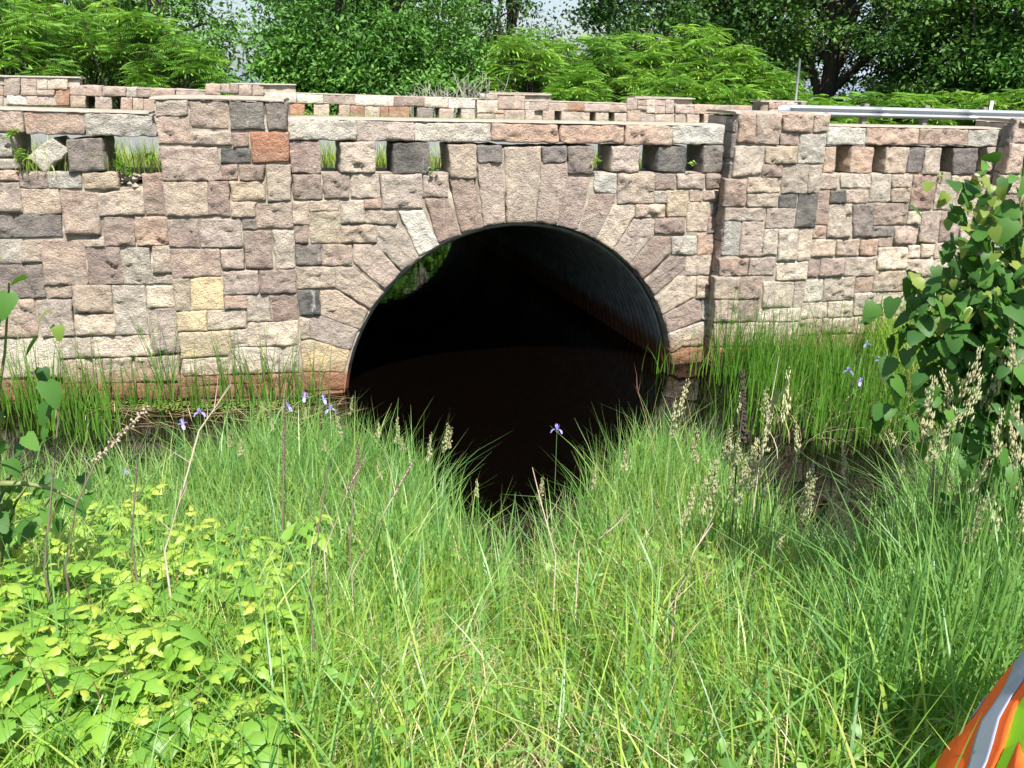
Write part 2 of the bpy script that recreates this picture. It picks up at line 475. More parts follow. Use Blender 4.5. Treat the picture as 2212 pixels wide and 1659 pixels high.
'G':'''sp 6885,2807 7239,2806 7168,3101 6846,3100
sP 7268,2806 7628,2804 7566,3103 7196,3102
st 6941,2399 7286,2395 7205,2774 6880,2775
sP 7285,2547 7693,2543 7638,2772 7234,2774
sb 7340,2306 7752,2300 7684,2521 7291,2525
sb 6956,2137 7333,2129 7295,2362 6922,2367
st 7440,1857 7889,1845 7762,2266 7349,2273
sP 7000,1869 7380,1859 7342,2096 6965,2103
sb 7068,1459 7499,1443 7420,1824 6995,1836
sc 7502,1535 7988,1518 7899,1811 7449,1823
st 7580,1158 8104,1135 7998,1483 7512,1500
sb 7171,965 7611,943 7494,1408 7077,1424
sc 7696,697 8245,667 8115,1099 7590,1123
sb 7272,479 7719,451 7606,907 7166,930
sc 7791,199 8399,157 8257,629 7691,661
sc 7410,-151 7868,-186 7714,415 7266,443
sc 7884,-188 8518,-237 8411,118 7802,160''',
'F':'''sp -10907,2951 -10636,2963 -10571,3298 -10844,3293
sp -10595,2955 -10326,2958 -10261,3303 -10541,3298
sc -10288,3071 -10116,3073 -10062,3294 -10255,3290
sc -10086,3074 -9727,3079 -9694,3313 -10054,3294
st -10305,2958 -9982,2962 -9968,3062 -10291,3048
sr -9967,2767 -9736,2770 -9695,3066 -9934,3053
sG -10876,2781 -10545,2784 -10520,2942 -10851,2938
st -10527,2762 -9989,2767 -9963,2945 -10501,2929
co -11230,2965 -10931,2959 -10899,3160 -11197,3164
cp -9686,2975 -9085,2960 -9046,3157 -9660,3157
cp -9063,2960 -8629,2966 -8594,3136 -9039,3143
cg -8603,2952 -8413,2954 -8391,3139 -8581,3137
cP -8392,2945 -8140,2958 -8120,3134 -8370,3130
co -8133,2939 -7660,2931 -7640,3118 -8098,3125
cp -7637,2931 -7052,2923 -7035,3103 -7617,3118
cG -5819,2880 -5137,2862 -5125,3057 -5791,3058
cG -5122,2862 -4557,2858 -4542,3040 -5105,3048
cP -4542,2854 -4071,2848 -4062,3046 -4522,3041
cp -4061,2849 -3854,2841 -3841,3039 -4047,3042
cG -3839,2826 -2983,2819 -2967,3010 -3825,3035
cP -2956,2819 -2262,2815 -2254,3019 -2945,3020
cc -2246,2805 -1699,2795 -1697,3005 -2232,3019
cG -1682,2795 -1059,2790 -1059,2992 -1670,3005
bc -11265,2755 -10966,2744 -10937,2924 -11238,2920
bb -9712,2724 -9435,2727 -9404,2956 -9680,2953
bt -9243,2705 -8948,2708 -8909,2948 -9211,2945
bo -8753,2686 -8545,2688 -8506,2935 -8709,2932
bp -8513,2688 -8317,2690 -8290,2923 -8485,2921
bo -8302,2666 -8091,2668 -8054,2912 -8274,2900
bt -7859,2670 -7534,2663 -7500,2899 -7824,2905
bp -7346,2664 -7078,2657 -7055,2895 -7314,2897
br -5331,2576 -4990,2569 -4963,2840 -5304,2836
bb -4766,2575 -4435,2567 -4421,2835 -4752,2832
bo -4219,2563 -3991,2565 -3969,2825 -4196,2822
br -3960,2560 -3657,2561 -3647,2818 -3949,2815
bb -3636,2551 -3299,2553 -3290,2806 -3626,2813
br -3272,2548 -3102,2549 -3089,2798 -3264,2796
br -3076,2544 -2625,2547 -2608,2802 -3068,2798
bd -2425,2517 -2075,2519 -2067,2792 -2409,2789
bp -1905,2510 -1573,2511 -1561,2770 -1892,2767
bc -1366,2512 -1057,2503 -1058,2749 -1366,2762
so -7029,3018 -6735,3022 -6705,3240 -6999,3235
sp -6694,3051 -6532,3053 -6515,3238 -6677,3236
sP -6512,3053 -6359,3055 -6334,3232 -6497,3229
sp -6339,3008 -6087,3011 -6054,3236 -6320,3232
sp -6053,3012 -5838,3014 -5816,3240 -6035,3236
sp -7048,2724 -6522,2728 -6497,3006 -7021,3000
st -6500,2704 -5857,2710 -5835,2995 -6475,2987
sg -931,2985 -807,2987 -808,3113 -932,3112
sp -794,2979 -502,2983 -504,3105 -789,3101
sc -990,2692 -498,2696 -502,2965 -992,2959
sp -480,2773 -111,2771 -112,3097 -476,3092
sp -92,2771 164,2773 161,3087 -98,3084
st -984,2487 -580,2489 -582,2664 -985,2662
st -560,2489 -341,2490 -338,2645 -562,2644
so -490,2670 -330,2671 -331,2749 -491,2747
st -312,2490 176,2493 170,2753 -311,2744
cc 184,2770 290,2765 291,2948 189,2953
cp 306,2756 766,2754 769,2936 308,2940
cp 788,2754 1264,2749 1259,2926 782,2930
cr 1280,2752 1692,2747 1690,2922 1273,2926
cp 1706,2738 2373,2731 2368,2908 1703,2919
cp 2386,2731 2824,2725 2812,2900 2379,2908
cp 4171,2714 4673,2708 4663,2915 4152,2919
co 4691,2708 5228,2712 5214,2908 4682,2909
cp 5254,2706 5843,2710 5820,2904 5232,2908
co 5855,2707 6348,2704 6323,2899 5838,2904
bt 207,2501 417,2502 410,2746 201,2744
bt 647,2503 928,2504 929,2741 646,2739
bt 1126,2499 1417,2501 1407,2724 1117,2727
bb 1434,2498 1644,2499 1640,2723 1424,2724
bb 1661,2493 1845,2494 1840,2721 1653,2723
bb 2031,2488 2347,2490 2340,2707 2025,2710
bt 2525,2481 2841,2483 2826,2698 2517,2702
bt 4193,2473 4462,2474 4442,2685 4174,2683
bt 4534,2468 4860,2470 4839,2678 4514,2676
bt 5007,2461 5263,2462 5239,2681 4984,2679
bb 5447,2456 5780,2458 5755,2675 5423,2673
bt 5968,2449 6343,2450 6314,2672 5941,2670
sp 2836,2792 3095,2788 3082,3059 2828,3056
sP 3116,2879 3359,2881 3352,3056 3103,3053
sc 3389,2714 3595,2716 3571,3050 3366,3047
st 3122,2794 3366,2790 3367,2866 3117,2864
sp 3606,2710 3881,2703 3859,3047 3586,3044
sp 3905,2712 4117,2720 4088,3040 3877,3038
so 2868,2483 3222,2484 3200,2774 2849,2765
st 3241,2469 3608,2471 3591,2676 3224,2683
st 3633,2471 4140,2473 4121,2674 3617,2670
so 6848,2842 7333,2846 7308,3018 6825,3013
sc 7367,2846 7928,2851 7903,3013 7342,3019
st 6888,2553 7974,2559 7932,2827 6851,2819''',
}
# ------------------------------------------------------------------ terrain
WY = 18.0
def wall_y(x): return 10 + x*math.tan(R(WY))
def ground_h(x, y):
    x = np.asarray(x, float); y = np.asarray(y, float)
    b = np.clip((6.75-y)*.285, -.6, 1.95)
    b = np.where(y < 1.0, 1.64+.1*(1-y).clip(0, 3), b)
    ve = 5.25+1.5*np.abs(x-.08); b = np.where(np.abs(x-.08) < 1.7, np.minimum(b, .36*(ve-y)), b)
    b -= 1.0*np.exp(-((x-2.5)/.46)**2)*smoothstep(4.3, 5.4, y)
    b += .25*np.exp(-((x-1.5)/.4)**2)*smoothstep(5.8, 6.8, y)*(1-smoothstep(7.2, 8.1, y))
    b += .16*np.exp(-((x+2.0)/.6)**2)*smoothstep(5.8, 6.6, y)*(1-smoothstep(6.8, 7.5, y))
    b += (.75*smoothstep(3.4, 5.2, x))*smoothstep(6.0, 8, y)
    b -= .5*np.exp(-((x+3.6)/.9)**2)*smoothstep(5.6, 6.8, y)
    b += .55*smoothstep(4.6, 6.2, -x)*smoothstep(6.0, 8, y)
    n = .05*np.sin(x*2.1+1.3*np.sin(y*1.7))+.04*np.sin(y*3.3+x*1.1)+.02*np.sin(x*7.1+y*5.3)
    return np.maximum(b + n, -.5)
gm = simple('soil', (.085, .06, .035), .95, 0, .4, 12, .8, .02, 40)
xs = np.concatenate([np.linspace(-30, -7, 14), np.linspace(-6.8, 7.2, 141), np.linspace(7.6, 30, 14)]); ys = np.concatenate([np.linspace(-25, 0, 12), np.linspace(.15, 1.0, 100)*10])
X, Y = np.meshgrid(xs, ys, indexing='ij')
yl = 9.6 + X*math.tan(R(WY)); yl = np.where(X < -2.5, 9.25+(X+2.5)*.14, yl)+.35
Yw = np.where(Y > 0, Y/10*yl, Y)
Z = ground_h(X, Yw)
V = np.stack([X, Yw, Z], -1).reshape(-1, 3); a, b_ = X.shape
I = (np.arange(a-1)[:, None]*b_ + np.arange(b_-1)[None]).ravel()
tag(link('ground', np_mesh('ground', V, np.stack([I, I+b_, I+b_+1, I+1], -1), gm, smooth=True)), 'dark soil bank sloping down to the brown stream', kind='structure')
# stream
m_w, t, p = mat_new('bog_water'); p.inputs['Base Color'].default_value = (.0012, .0007, .0005, 1); p.inputs['Roughness'].default_value = .02; p.inputs['IOR'].default_value = 1.33
bump(t, p, nz(t, 3.5, 3, mapped(t, pos(t), (1, 1, 1))), .035, .05)
V = [(-14, 2.5, 0), (14, 2.5, 0), (14, 26, 0), (-14, 26, 0)]
tag(link('water', py_mesh('water', V, [[0, 1, 2, 3]], m_w)), 'still dark brown bog water of the stream', kind='structure')
# beyond the bridge: road on the embankment, verges, slope to the lake
du = Vector((math.cos(R(17)), math.sin(R(17)), 0)); dn = Vector((du.y, -du.x, 0)); F0 = Vector((0, 21.5, 0))
def road_z(q): return 2.30 - .016*(q @ du if isinstance(q, Vector) else q)
m_road = simple('asphalt', (.17, .17, .175), .9, 0, .15, 30, .4, .004, 200)
m_conc = simple('kerb_concrete', (.42, .40, .36), .9, 0, .15, 10)
def strip(name, u0, u1, n0, n1, dz, mat, label, k='structure', nu=60, lump=0):
    V = []; F = []
    for i in range(nu+1):
        u = u0+(u1-u0)*i/nu
        for j, n in enumerate((n0, (n0+n1)/2, n1)):
            p_ = F0 + du*u + dn*n; V.append((p_.x, p_.y, road_z(u)+dz + (lump*noise.noise((p_.x, p_.y, 0)) if lump else 0)))
    for i in range(nu):
        for j in range(2): F.append([i*3+j, i*3+j+1, i*3+j+4, i*3+j+3][::-1])
    return tag(link(name, py_mesh(name, V, F, mat)), label, kind=k)
strip('road', -40, 40, 1.4, 8.3, 0, m_road, 'grey asphalt road crossing the bridge')
m_verge = simple('verge_soil', (.10, .095, .045), .95, 0, .4, 9)
strip('verge', -40, 40, -.6, 1.4, .05, m_verge, 'narrow grassy verge along the far parapet', lump=.05)
def near_line(u):      # distance from the far wall line to the back of the near walls
    best = 10.6
    for P_, yaw in (((0, 10), WY), ((-2.5, 9.25), 8)):
        a_ = R(yaw); n_ = Vector((math.sin(a_), -math.cos(a_), 0)); q_ = F0+du*u
        best = min(best, ((Vector((*P_, 0))-q_).dot(n_)-.40)/dn.dot(n_))
    return best
V = []; F = []
for i in range(121):
    u = -40+80*i/120; e_ = near_line(u)
    for n_ in (8.3, (8.3+e_)/2, e_):
        p_ = F0+du*u+dn*n_; V.append((p_.x, p_.y, road_z(u)+.05+.05*noise.noise((p_.x, p_.y, 0))))
for i in range(120):
    for j in range(2): F.append([i*3+j+3, i*3+j+4, i*3+j+1, i*3+j])
tag(link('verge', py_mesh('verge', V, F, m_verge)), 'grassy verge between the road and the near parapet', kind='structure')
# far embankment, falling to the lake
m_far = simple('far_soil', (.05, .06, .025), .95, 0, .4, 2)
V = []; F = []
us = np.sort(np.concatenate([np.linspace(-60, -10, 16), np.linspace(-9, 3, 31), np.linspace(4, 60, 18)])); prof = [(-.6, 2.25), (-1.8, 2.15), (-3, 2.05), (-4.2, 1.95), (-6, 1.75), (-8, 1.5), (-16, .2), (-30, -2.2), (-50, -5.5), (-60, -8)]
for u in us:
    for n, z in prof:
        p_ = F0+du*float(u)+dn*n; z_ = z-.016*float(u)+.15*noise.noise((p_.x*.4, p_.y*.4, 0))
        ex = abs(float(u)+3.4); z_ = min(z_, max(-.45, -.45+1.0*(ex-2.4))+max(0, -n-4.2)*.9); V.append((p_.x, p_.y, z_))
k = len(prof)
for i in range(len(us)-1):
    for j in range(k-1): F.append([i*k+j, (i+1)*k+j, (i+1)*k+j+1, i*k+j+1])
tag(link('terrain', py_mesh('terrain', V, F, m_far, True)), 'green slope falling from the road to the lake', kind='structure')
m_lake, t, p = mat_new('lake_water'); p.inputs['Base Color'].default_value = (.03, .07, .12, 1); p.inputs['Roughness'].default_value = .12; p.inputs['IOR'].default_value = 1.33
bump(t, p, nz(t, .8, 4, pos(t)), .25, .3)
tag(link('lake', py_mesh('lake', [(-9000, 45, -6), (9000, 45, -6), (9000, 14000, -6), (-9000, 14000, -6)], [[0, 1, 2, 3]], m_lake)), 'blue lake stretching to the horizon behind the trees', kind='structure')
m_bank = simple('field_soil', (.07, .09, .035), .95, 0, .4, 1)
tag(link('field', py_mesh('field', [(-200, -200, -.62), (200, -200, -.62), (200, 62, -.62-6.5), (-200, 62, -7.1)], [[0, 1, 2, 3]], m_bank)), 'low ground below everything around the stream', kind='structure')

# ------------------------------------------------------------------ stones
class Frame:
    def __init__(s, P, d, n, up=Vector((0, 0, 1))): s.P = Vector(P); s.d = Vector(d); s.n = Vector(n); s.up = up
    def __call__(s, u, z, h): return s.P + s.d*u + s.up*z + s.n*h
def vframe(px, py, yaw, off=0):
    a = R(yaw); d = Vector((math.cos(a), math.sin(a), 0)); n = Vector((math.sin(a), -math.cos(a), 0))
    return Frame(Vector((px, py, 0))+n*off, d, n)
FR = dict(A=vframe(-2.5, 9.25, 8), B=vframe(-2.5, 9.25, 9, .12), C=vframe(0, 10, WY), D=vframe(0, 10, WY, .22), E=vframe(0, 10, WY), G=vframe(0, 10, WY, .25), F=vframe(0, 21.5, 17))
def parse(g):
    out = []
    for ln in STONES[g].split('\n'):
        kc, *pp = ln.split(); P_ = [tuple(int(v)/1000 for v in q.split(',')) for q in pp]
        if g == 'G': P_ = [(u-(3.0-z)*.14, z) for u, z in P_]
        if g == 'A' and min(q[0] for q in P_) < -2.72: P_ = [(-3.30-.03*(int(z*3) % 3) if u < -2.72 else u, z) for u, z in P_]
        out.append((kc[0], kc[1], P_))
    return out
def axis(L, step):
    e = min(.006, L*.1); e2 = min(.02, L*.2)
    m = max(1, int(round((L-2*e2)/step))); return [0, e/L] + [(e2+(L-2*e2)*i/m)/L for i in range(m+1)] + [1-e/L, 1]
def rockface(x, y, sd, d, proud, rough, tilt):
    """height of the split face at distance d from the stone's edge"""
    pr = 1-math.exp(-d/.007)
    q = Vector((x*1.0+sd, y*1.0-sd, sd*.37))
    nn = noise.fractal(q*5.0, .9, 2.1, 4); n2 = noise.ridged_multi_fractal(q*9.0, .8, 2.2, 3, 1.0, 1.6)-1.0
    dist, pts = noise.voronoi(q*6.5)
    c = pts[0]; fl = (noise.cell(c*7.3)-.5)*.7 + ((q*6.5-c).dot(Vector((noise.cell(c*3.1)-.5, noise.cell(c*5.7)-.15, 0))))*1.3
    edge = min(1, d/.035)
    return max(.001, proud*pr + edge*rough*1.25*(.020*nn + .013*n2 + 0.008*noise.noise(q*21) + .014*fl + tilt[0]*x + tilt[1]*y))
def stone_mesh(poly, fr, proud, depth, rough=1.0, step=.04, mat=None):
    sd = random.uniform(-50, 50); n = len(poly)
    cx = sum(p_[0] for p_ in poly)/n; cz = sum(p_[1] for p_ in poly)/n
    tilt = (random.uniform(-.04, .04), random.uniform(-.02, .11)*-1)
    poly = [(q[0]+(.009+random.uniform(-.006, .005))*(1 if q[0] > cx else -1), q[1]+(.009+random.uniform(-.006, .005))*(1 if q[1] > cz else -1)) for q in poly]
    V = []; F = []
    def jit(x, y, d):
        if d > .02: return x, y
        a = noise.noise(Vector((x*11+sd, y*11, 1)))*.014; b = noise.noise(Vector((x*11, y*11+sd, 7)))*.014
        return x+a, y+b
    if n == 4:
        (x0, y0), (x1, y1), (x2, y2), (x3, y3) = poly
        Lu = (math.hypot(x1-x0, y1-y0)+math.hypot(x2-x3, y2-y3))/2; Lv = (math.hypot(x3-x0, y3-y0)+math.hypot(x2-x1, y2-y1))/2
        A = axis(Lu, step); B = axis(Lv, step)
        for v in B:
            for u in A:
                d = max(0, min(u*Lu, (1-u)*Lu, v*Lv, (1-v)*Lv))
                # rounded corners
                du_, dv_ = min(u, 1-u)*Lu, min(v, 1-v)*Lv; rc = .011
                su = u; sv_ = v
                if du_ < rc and dv_ < rc:
                    k_ = math.hypot(rc-du_, rc-dv_)
                    if k_ > rc:
                        f_ = rc/k_; nu_, nv_ = rc-(rc-du_)*f_, rc-(rc-dv_)*f_
                        su = nu_/Lu if u < .5 else 1-nu_/Lu; sv_ = nv_/Lv if v < .5 else 1-nv_/Lv
                x = (1-sv_)*((1-su)*x0+su*x1)+sv_*((1-su)*x3+su*x2); y = (1-sv_)*((1-su)*y0+su*y1)+sv_*((1-su)*y3+su*y2)
                h = rockface(x-cx, y-cz, sd, d, proud, rough, tilt) if d > 0 else 0
                x, y = jit(x, y, d)
                V.append(fr(x, y, h))
        a = len(A); b = len(B)
        for j in range(b-1):
            for i in range(a-1): F.append([j*a+i, j*a+i+1, (j+1)*a+i+1, (j+1)*a+i])
        rim = [i for i in range(a)] + [j*a+a-1 for j in range(1, b)] + [(b-1)*a+i for i in range(a-2, -1, -1)] + [j*a for j in range(b-2, 0, -1)]
    else:
        pts = []
        for i in range(n):
            (xa, ya), (xb, yb) = poly[i], poly[(i+1) % n]; m = max(1, int(math.hypot(xb-xa, yb-ya)/step))
            pts += [(xa+(xb-xa)*q/m, ya+(yb-ya)*q/m) for q in range(m)]
        inr = min(abs((poly[(i+1) % n][0]-poly[i][0])*(cz-poly[i][1])-(poly[(i+1) % n][1]-poly[i][1])*(cx-poly[i][0]))/max(.01, math.hypot(poly[(i+1) % n][0]-poly[i][0], poly[(i+1) % n][1]-poly[i][1])) for i in range(n))
        S = [1, 1-.006/inr, 1-.02/inr]; m = len(pts); nr_ = max(4, int(inr/.032)); S += [S[2]*(1-q_/nr_) for q_ in range(1, nr_)]
        for s_ in S:
            for (x, y) in pts:
                d = (1-s_)*inr; x_, y_ = cx+(x-cx)*s_, cz+(y-cz)*s_
                h = rockface(x_-cx, y_-cz, sd, d, proud, rough, tilt) if d > 0 else 0
                x_, y_ = jit(x_, y_, d); V.append(fr(x_, y_, h))
        V.append(fr(cx, cz, rockface(0, 0, sd, inr, proud, rough, tilt)))
        for r_ in range(len(S)-1):
            for i in range(m): F.append([r_*m+i, r_*m+(i+1) % m, (r_+1)*m+(i+1) % m, (r_+1)*m+i])
        for i in range(m): F.append([(len(S)-1)*m+i, (len(S)-1)*m+(i+1) % m, len(V)-1])
        rim = list(range(m))
    b0 = len(V); nb = fr.n*-depth
    V += [V[i]+nb for i in rim]; m = len(rim)
    for i in range(m): F.append([rim[i], b0+i, b0+(i+1) % m, rim[(i+1) % m]])
    F.append([b0+i for i in range(m-1, -1, -1)])
    return py_mesh('stone', V, F, mat, False)
def stone(name, parent, poly, fr, col, proud=.03, depth=.08, rough=1.0, step=.04):
    me = stone_mesh(poly, fr, proud, depth, rough, step, G_ST)
    me.polygons.foreach_set('use_smooth', [True]*len(me.polygons))
    o = link(name, me, None, parent); c = COLS[col]; v = random.uniform(.86, 1.14); q = random.uniform(-.04, .04)
    lum = .3*c[0]+.6*c[1]+.1*c[2]; k_ = .15 if col in 'rR' else (.25 if col in 'yY' else .27); k_ = .1 if col == 'Y' else k_; gr = (lum*1.10, lum*.985, lum*.86); v *= 1.38; c = [a_*(1-k_)+b_*k_ for a_, b_ in zip(c, gr)]
    o.color = (min(1, c[0]*v*(1+q)), c[1]*v, c[2]*v*(1-q), 1); return o
def core_strip(mb, fr, us, zlo, zhi, h0, depth, bumpy=.010, dense=False):
    """wall body between zlo(u) and zhi(u): rough front, plain top, back, ends and underside"""
    nz_ = 36; V = []; F = []; us = list(np.linspace(us[0], us[-1], max(3, int((us[-1]-us[0])/.07)))) if len(us) and not dense else us
    for u in us:
        for j in range(nz_+1):
            z = zlo(u)+(zhi(u)-zlo(u))*j/nz_; q_ = fr(u, z, 0); V.append(fr(u, z, h0 + bumpy*noise.noise(q_*7) - .045*min(1, max(0, noise.noise(q_*2.6+Vector((5, 3, 1)))*2.6-.15))))
        V.append(fr(u, zhi(u), -depth)); V.append(fr(u, zlo(u), -depth))
    k = nz_+3
    for i in range(len(us)-1):
        for j in range(k): F.append([i*k+j, (i+1)*k+j, (i+1)*k+(j+1) % k, i*k+(j+1) % k])
    F.append([j for j in range(k)][::-1]); F.append([(len(us)-1)*k+j for j in range(k)])
    mb.add(V, F)
def slab(mb, fr, us, top, th, h0, h1, wob=.008, rnd=.03):
    """weathered cap of concrete laid on the coping"""
    V = []; F = []
    for u in us:
        z = top(u); w_ = wob*noise.noise(Vector((u*6, z, 3))); w2 = .014*noise.noise(Vector((u*9, z*3, 8)))
        V += [fr(u, z-th+w2, h1+w_), fr(u, z-rnd*.4, h1+w_*1.5), fr(u, z+w_*.5, h1-rnd+w_), fr(u, z+.006+w_*.4, (h0+h1)/2), fr(u, z, h0+rnd), fr(u, z-rnd*.5, h0), fr(u, z-th, h0)]
    k = 7
    for i in range(len(us)-1):
        for j in range(k): F.append([i*k+j, (i+1)*k+j, (i+1)*k+(j+1) % k, i*k+(j+1) % k])
    F.append(list(range(k))[::-1]); F.append([(len(us)-1)*k+j for j in range(k)])
    mb.add(V, F)
def linfit(pts):
    x = np.array([q[0] for q in pts]); y = np.array([q[1] for q in pts]); a, b = np.polyfit(x, y, 1); return (lambda u: a*u+b)
ARC_U, ARC_Z, ARC_R = .07, -.22, 2.13
def arch_z(u):
    q = ARC_R**2-(u-ARC_U)**2; return max(-.45, ARC_Z+math.sqrt(q)) if q > 0 else -.45

bridge = empty('stone_bridge', FR['C'](0, 0, 0))
tag(bridge, 'arched bridge of rough pink and grey granite blocks over a dark culvert', 'bridge')
def adopt(o, par):     # keep world placement of geometry that is written in world metres
    o.parent = par; o.matrix_parent_inverse = Matrix.Translation(-Vector(bridge.location) if par is bridge or par.parent is bridge else -Vector(par.location))
TH = .45
def section(name, g, us, zlo, zhi, parent_thing, extra=None, coredepth=.6, h0=-.007, label=None):
    fr = FR[g]; mb = MB(); core_strip(mb, fr, us, zlo, zhi, h0, coredepth, dense=(g == 'C'))
    if extra: extra(mb, fr)
    part = mb.build(name, G_MO); part.parent = parent_thing; part.matrix_parent_inverse = parent_thing.matrix_basis.inverted()
    if label: part['label'] = label
    S = parse(g); copes = [s_ for s_ in S if s_[0] == 'c']
    for kind, c, poly in S:
        nm = {'c': 'coping_stone', 'b': 'stone', 's': 'stone', 'v': 'arch_stone'}[kind]
        smooth_face = c in 'KrYG' or (c == 'k' and kind == 'b')
        c = 'R' if (c == 'r' and poly[0][1] < .5) else c
        rough = .3 if (c in 'KY' or (c == 'r' and g == 'B' and poly[0][1] > 1.5)) else (.65 if smooth_face else 1.0)
        proud = random.uniform(.010, .034) if kind != 'v' else random.uniform(.012, .02)
        if kind == 'v': rough *= .6
        dep = {'c': TH, 'b': TH-.03, 's': .10, 'v': .45}[kind]
        o = stone(nm, part, poly, fr, c, proud, dep, rough, .027 if g != 'F' else .06); o.matrix_parent_inverse = Matrix.Identity(4)
    if copes:
        top = linfit([q for _, _, P_ in copes for q in sorted(P_, key=lambda t_: -t_[1])[:2]])
        uu = [q[0] for _, _, P_ in copes for q in P_]; mb = MB()
        slab(mb, fr, np.arange(min(uu)-.005-(2.2 if g == 'A' else 0), max(uu)+.01, .08), lambda u: top(u)+(.028 if g != 'F' else .012), .02, -TH-.02, .012, .012)
        mb.build('cap', G_CAP, part, True)
    return part
# root empties at world origin offset: geometry is in world metres, so undo the empty's own shift
bridge_shift = bridge.location.copy()
bridge.location = (0, 0, 0)
nstep = lambda a, b, s_=.12: list(np.linspace(a, b, max(2, int((b-a)/s_))))
sillA = linfit([(-3.2, 2.44), (-1.2, 2.40)])
def exA(mb, fr): pass
wing_l = section('wing_wall', 'A', nstep(-5.6, -1.05), lambda u: -.5, lambda u: 2.47 if u < -1.95 else 2.34, bridge, coredepth=.5)
mb = MB()
for i in range(46):
    q = FR['A'](random.uniform(-1.98, -1.60)+.22*random.random(), random.uniform(2.33, 2.40)+.09*random.random(), random.uniform(-.3, .01)); r_ = random.uniform(.015, .045)
    mb.add([q+Vector(c_)*r_*random.uniform(.7, 1.2) for c_ in ((0, 0, -1), (1.3, 0, 0), (0, 1, 0), (-1.2, 0, 0), (0, -1, 0), (0, 0, .9))], [[0, 2, 1], [0, 3, 2], [0, 4, 3], [0, 1, 4], [5, 1, 2], [5, 2, 3], [5, 3, 4], [5, 4, 1]])
cuts = [0.02, .30, .52, .86, 1.1, 1.42, 1.7, 1.92, 2.2, 2.46]
for z0, z1 in zip(cuts[:-1], cuts[1:]):
    u = -5.6+random.uniform(0, .3)
    while u < -3.45:
        u1 = min(u+random.uniform(.28, .62), -3.41); u1 = -3.41 if -3.41-u1 < .15 else u1
        stone('stone', wing_l, [(u+.012, z0+.012), (u1-.012, z0+.012), (u1-.012, z1-.012), (u+.012, z1-.012)], FR['A'], random.choice('bcttppPdgo'), random.uniform(.012, .034), .1, 1.0, .04); u = u1
for u in (-5.5, -5.0, -4.5, -4.0): stone('stone', wing_l, [(u, 2.5), (u+.3, 2.5), (u+.3, 2.83), (u, 2.83)], FR['A'], random.choice('bgdp'), .03, .42, 1.0, .04)
for u in (-5.55, -4.45): stone('coping_stone', wing_l, [(u, 2.87), (u+1.08, 2.87), (u+1.08, 3.10), (u, 3.10)], FR['A'], random.choice('og'), .03, TH, 1.0, .04)
o = mb.build('rubble', G_CAP, wing_l); o['kind'] = 'stuff'
wing_l['label'] = 'wing wall with a tilted pale block loose in its parapet gap'
capB = linfit([q for _, _, P_ in parse('B') for q in P_ if q[1] > 3.12])
zB = lambda u: capB(u)-.01
pier_l = section('pier', 'B', nstep(-1.15, .115), lambda u: -.5, zB, bridge, coredepth=.12+TH)
mb = MB(); slab(mb, FR['B'], np.arange(-1.19, .16, .05), lambda u: capB(u)+.030+.02*max(0, 1-((u+.52)/.70)**4), .035, -.12-TH-.03, .02, .012, .04); mb.build('cap', G_CAP, pier_l, True)
def exC(mb, fr):
    core_strip(mb, fr, nstep(-.62, .66), lambda u: 2.474, lambda u: 2.74, -.03, TH)
arch = section('arch_wall', 'C', sorted(nstep(-2.62, -2.07, .07)+nstep(-2.05, 2.19, .06)+nstep(2.21, 2.80, .07)), lambda u: arch_z(u), lambda u: 2.47-.012*u, bridge, exC, coredepth=.6)
def edgeD(z): return 2.645
capD = linfit([q for _, _, P_ in parse('D') for q in P_ if q[1] > 3.02 and q[1] > 3.05])
pier_r = section('pier', 'D', nstep(2.66, 3.93), lambda u: -.5, lambda u: 3.10 if True else 0, bridge, coredepth=.22+TH)
mb = MB(); slab(mb, FR['D'], np.arange(2.63, 3.98, .05), lambda u: 3.155-.012*(u-3.4), .035, -.22-TH-.03, .02, .012, .04); mb.build('cap', G_CAP, pier_r, True)
wing_r = section('wing_wall', 'E', nstep(3.9, 8.4), lambda u: -.5, lambda u: 2.395 if u < 6.4 else 2.37, bridge, coredepth=.5)
pier_rr = section('pier', 'G', nstep(6.88, 8.4), lambda u: -.5, lambda u: 3.03, bridge, coredepth=.25+TH)
mb = MB(); slab(mb, FR['G'], np.arange(6.90, 8.45, .05), lambda u: 3.09, .045, -.25-TH-.03, .04, .012, .05); mb.build('cap', G_CAP, pier_rr, True)
# stones of the pier sides that face the stream's left
def side_stones(part, fr, edge, rows, wid, mat_cols):
    """edge(z) -> u of the front corner; stones on the face that looks along -d"""
    p0, p1 = fr(edge(0), 0, 0), fr(edge(3), 3, 0); up = (p1-p0).normalized()
    sf = Frame(p0, fr.n, -fr.d, up)
    for (z0, z1) in rows:
        if z0 > 2.93: cuts = [-wid, -wid*.45, -.06]
        else: cuts = [-.20, -.02]
        for a, b in zip(cuts[:-1], cuts[1:]):
            stone('stone', part, [(a+.006, z0+.008), (b-.006, z0+.008), (b-.006, z1-.008), (a+.006, z1-.008)], sf, random.choice(mat_cols), .02, .05, .7, .06)
side_stones(pier_r, FR['D'], edgeD, [(-.3, .1), (.1, .36), (.37, .65), (.66, .95), (.96, 1.22), (1.23, 1.62), (1.63, 1.8), (1.81, 2.13), (2.16, 2.58), (2.62, 2.92), (2.93, 3.09)], .6, 'dPbtd')
side_stones(pier_rr, FR['G'], lambda z: 6.86, [(-.3, .2), (.22, .6), (.62, 1.05), (1.07, 1.5), (1.52, 1.95), (1.97, 2.4), (2.42, 2.72), (2.74, 3.03)], .62, 'dPtbd')
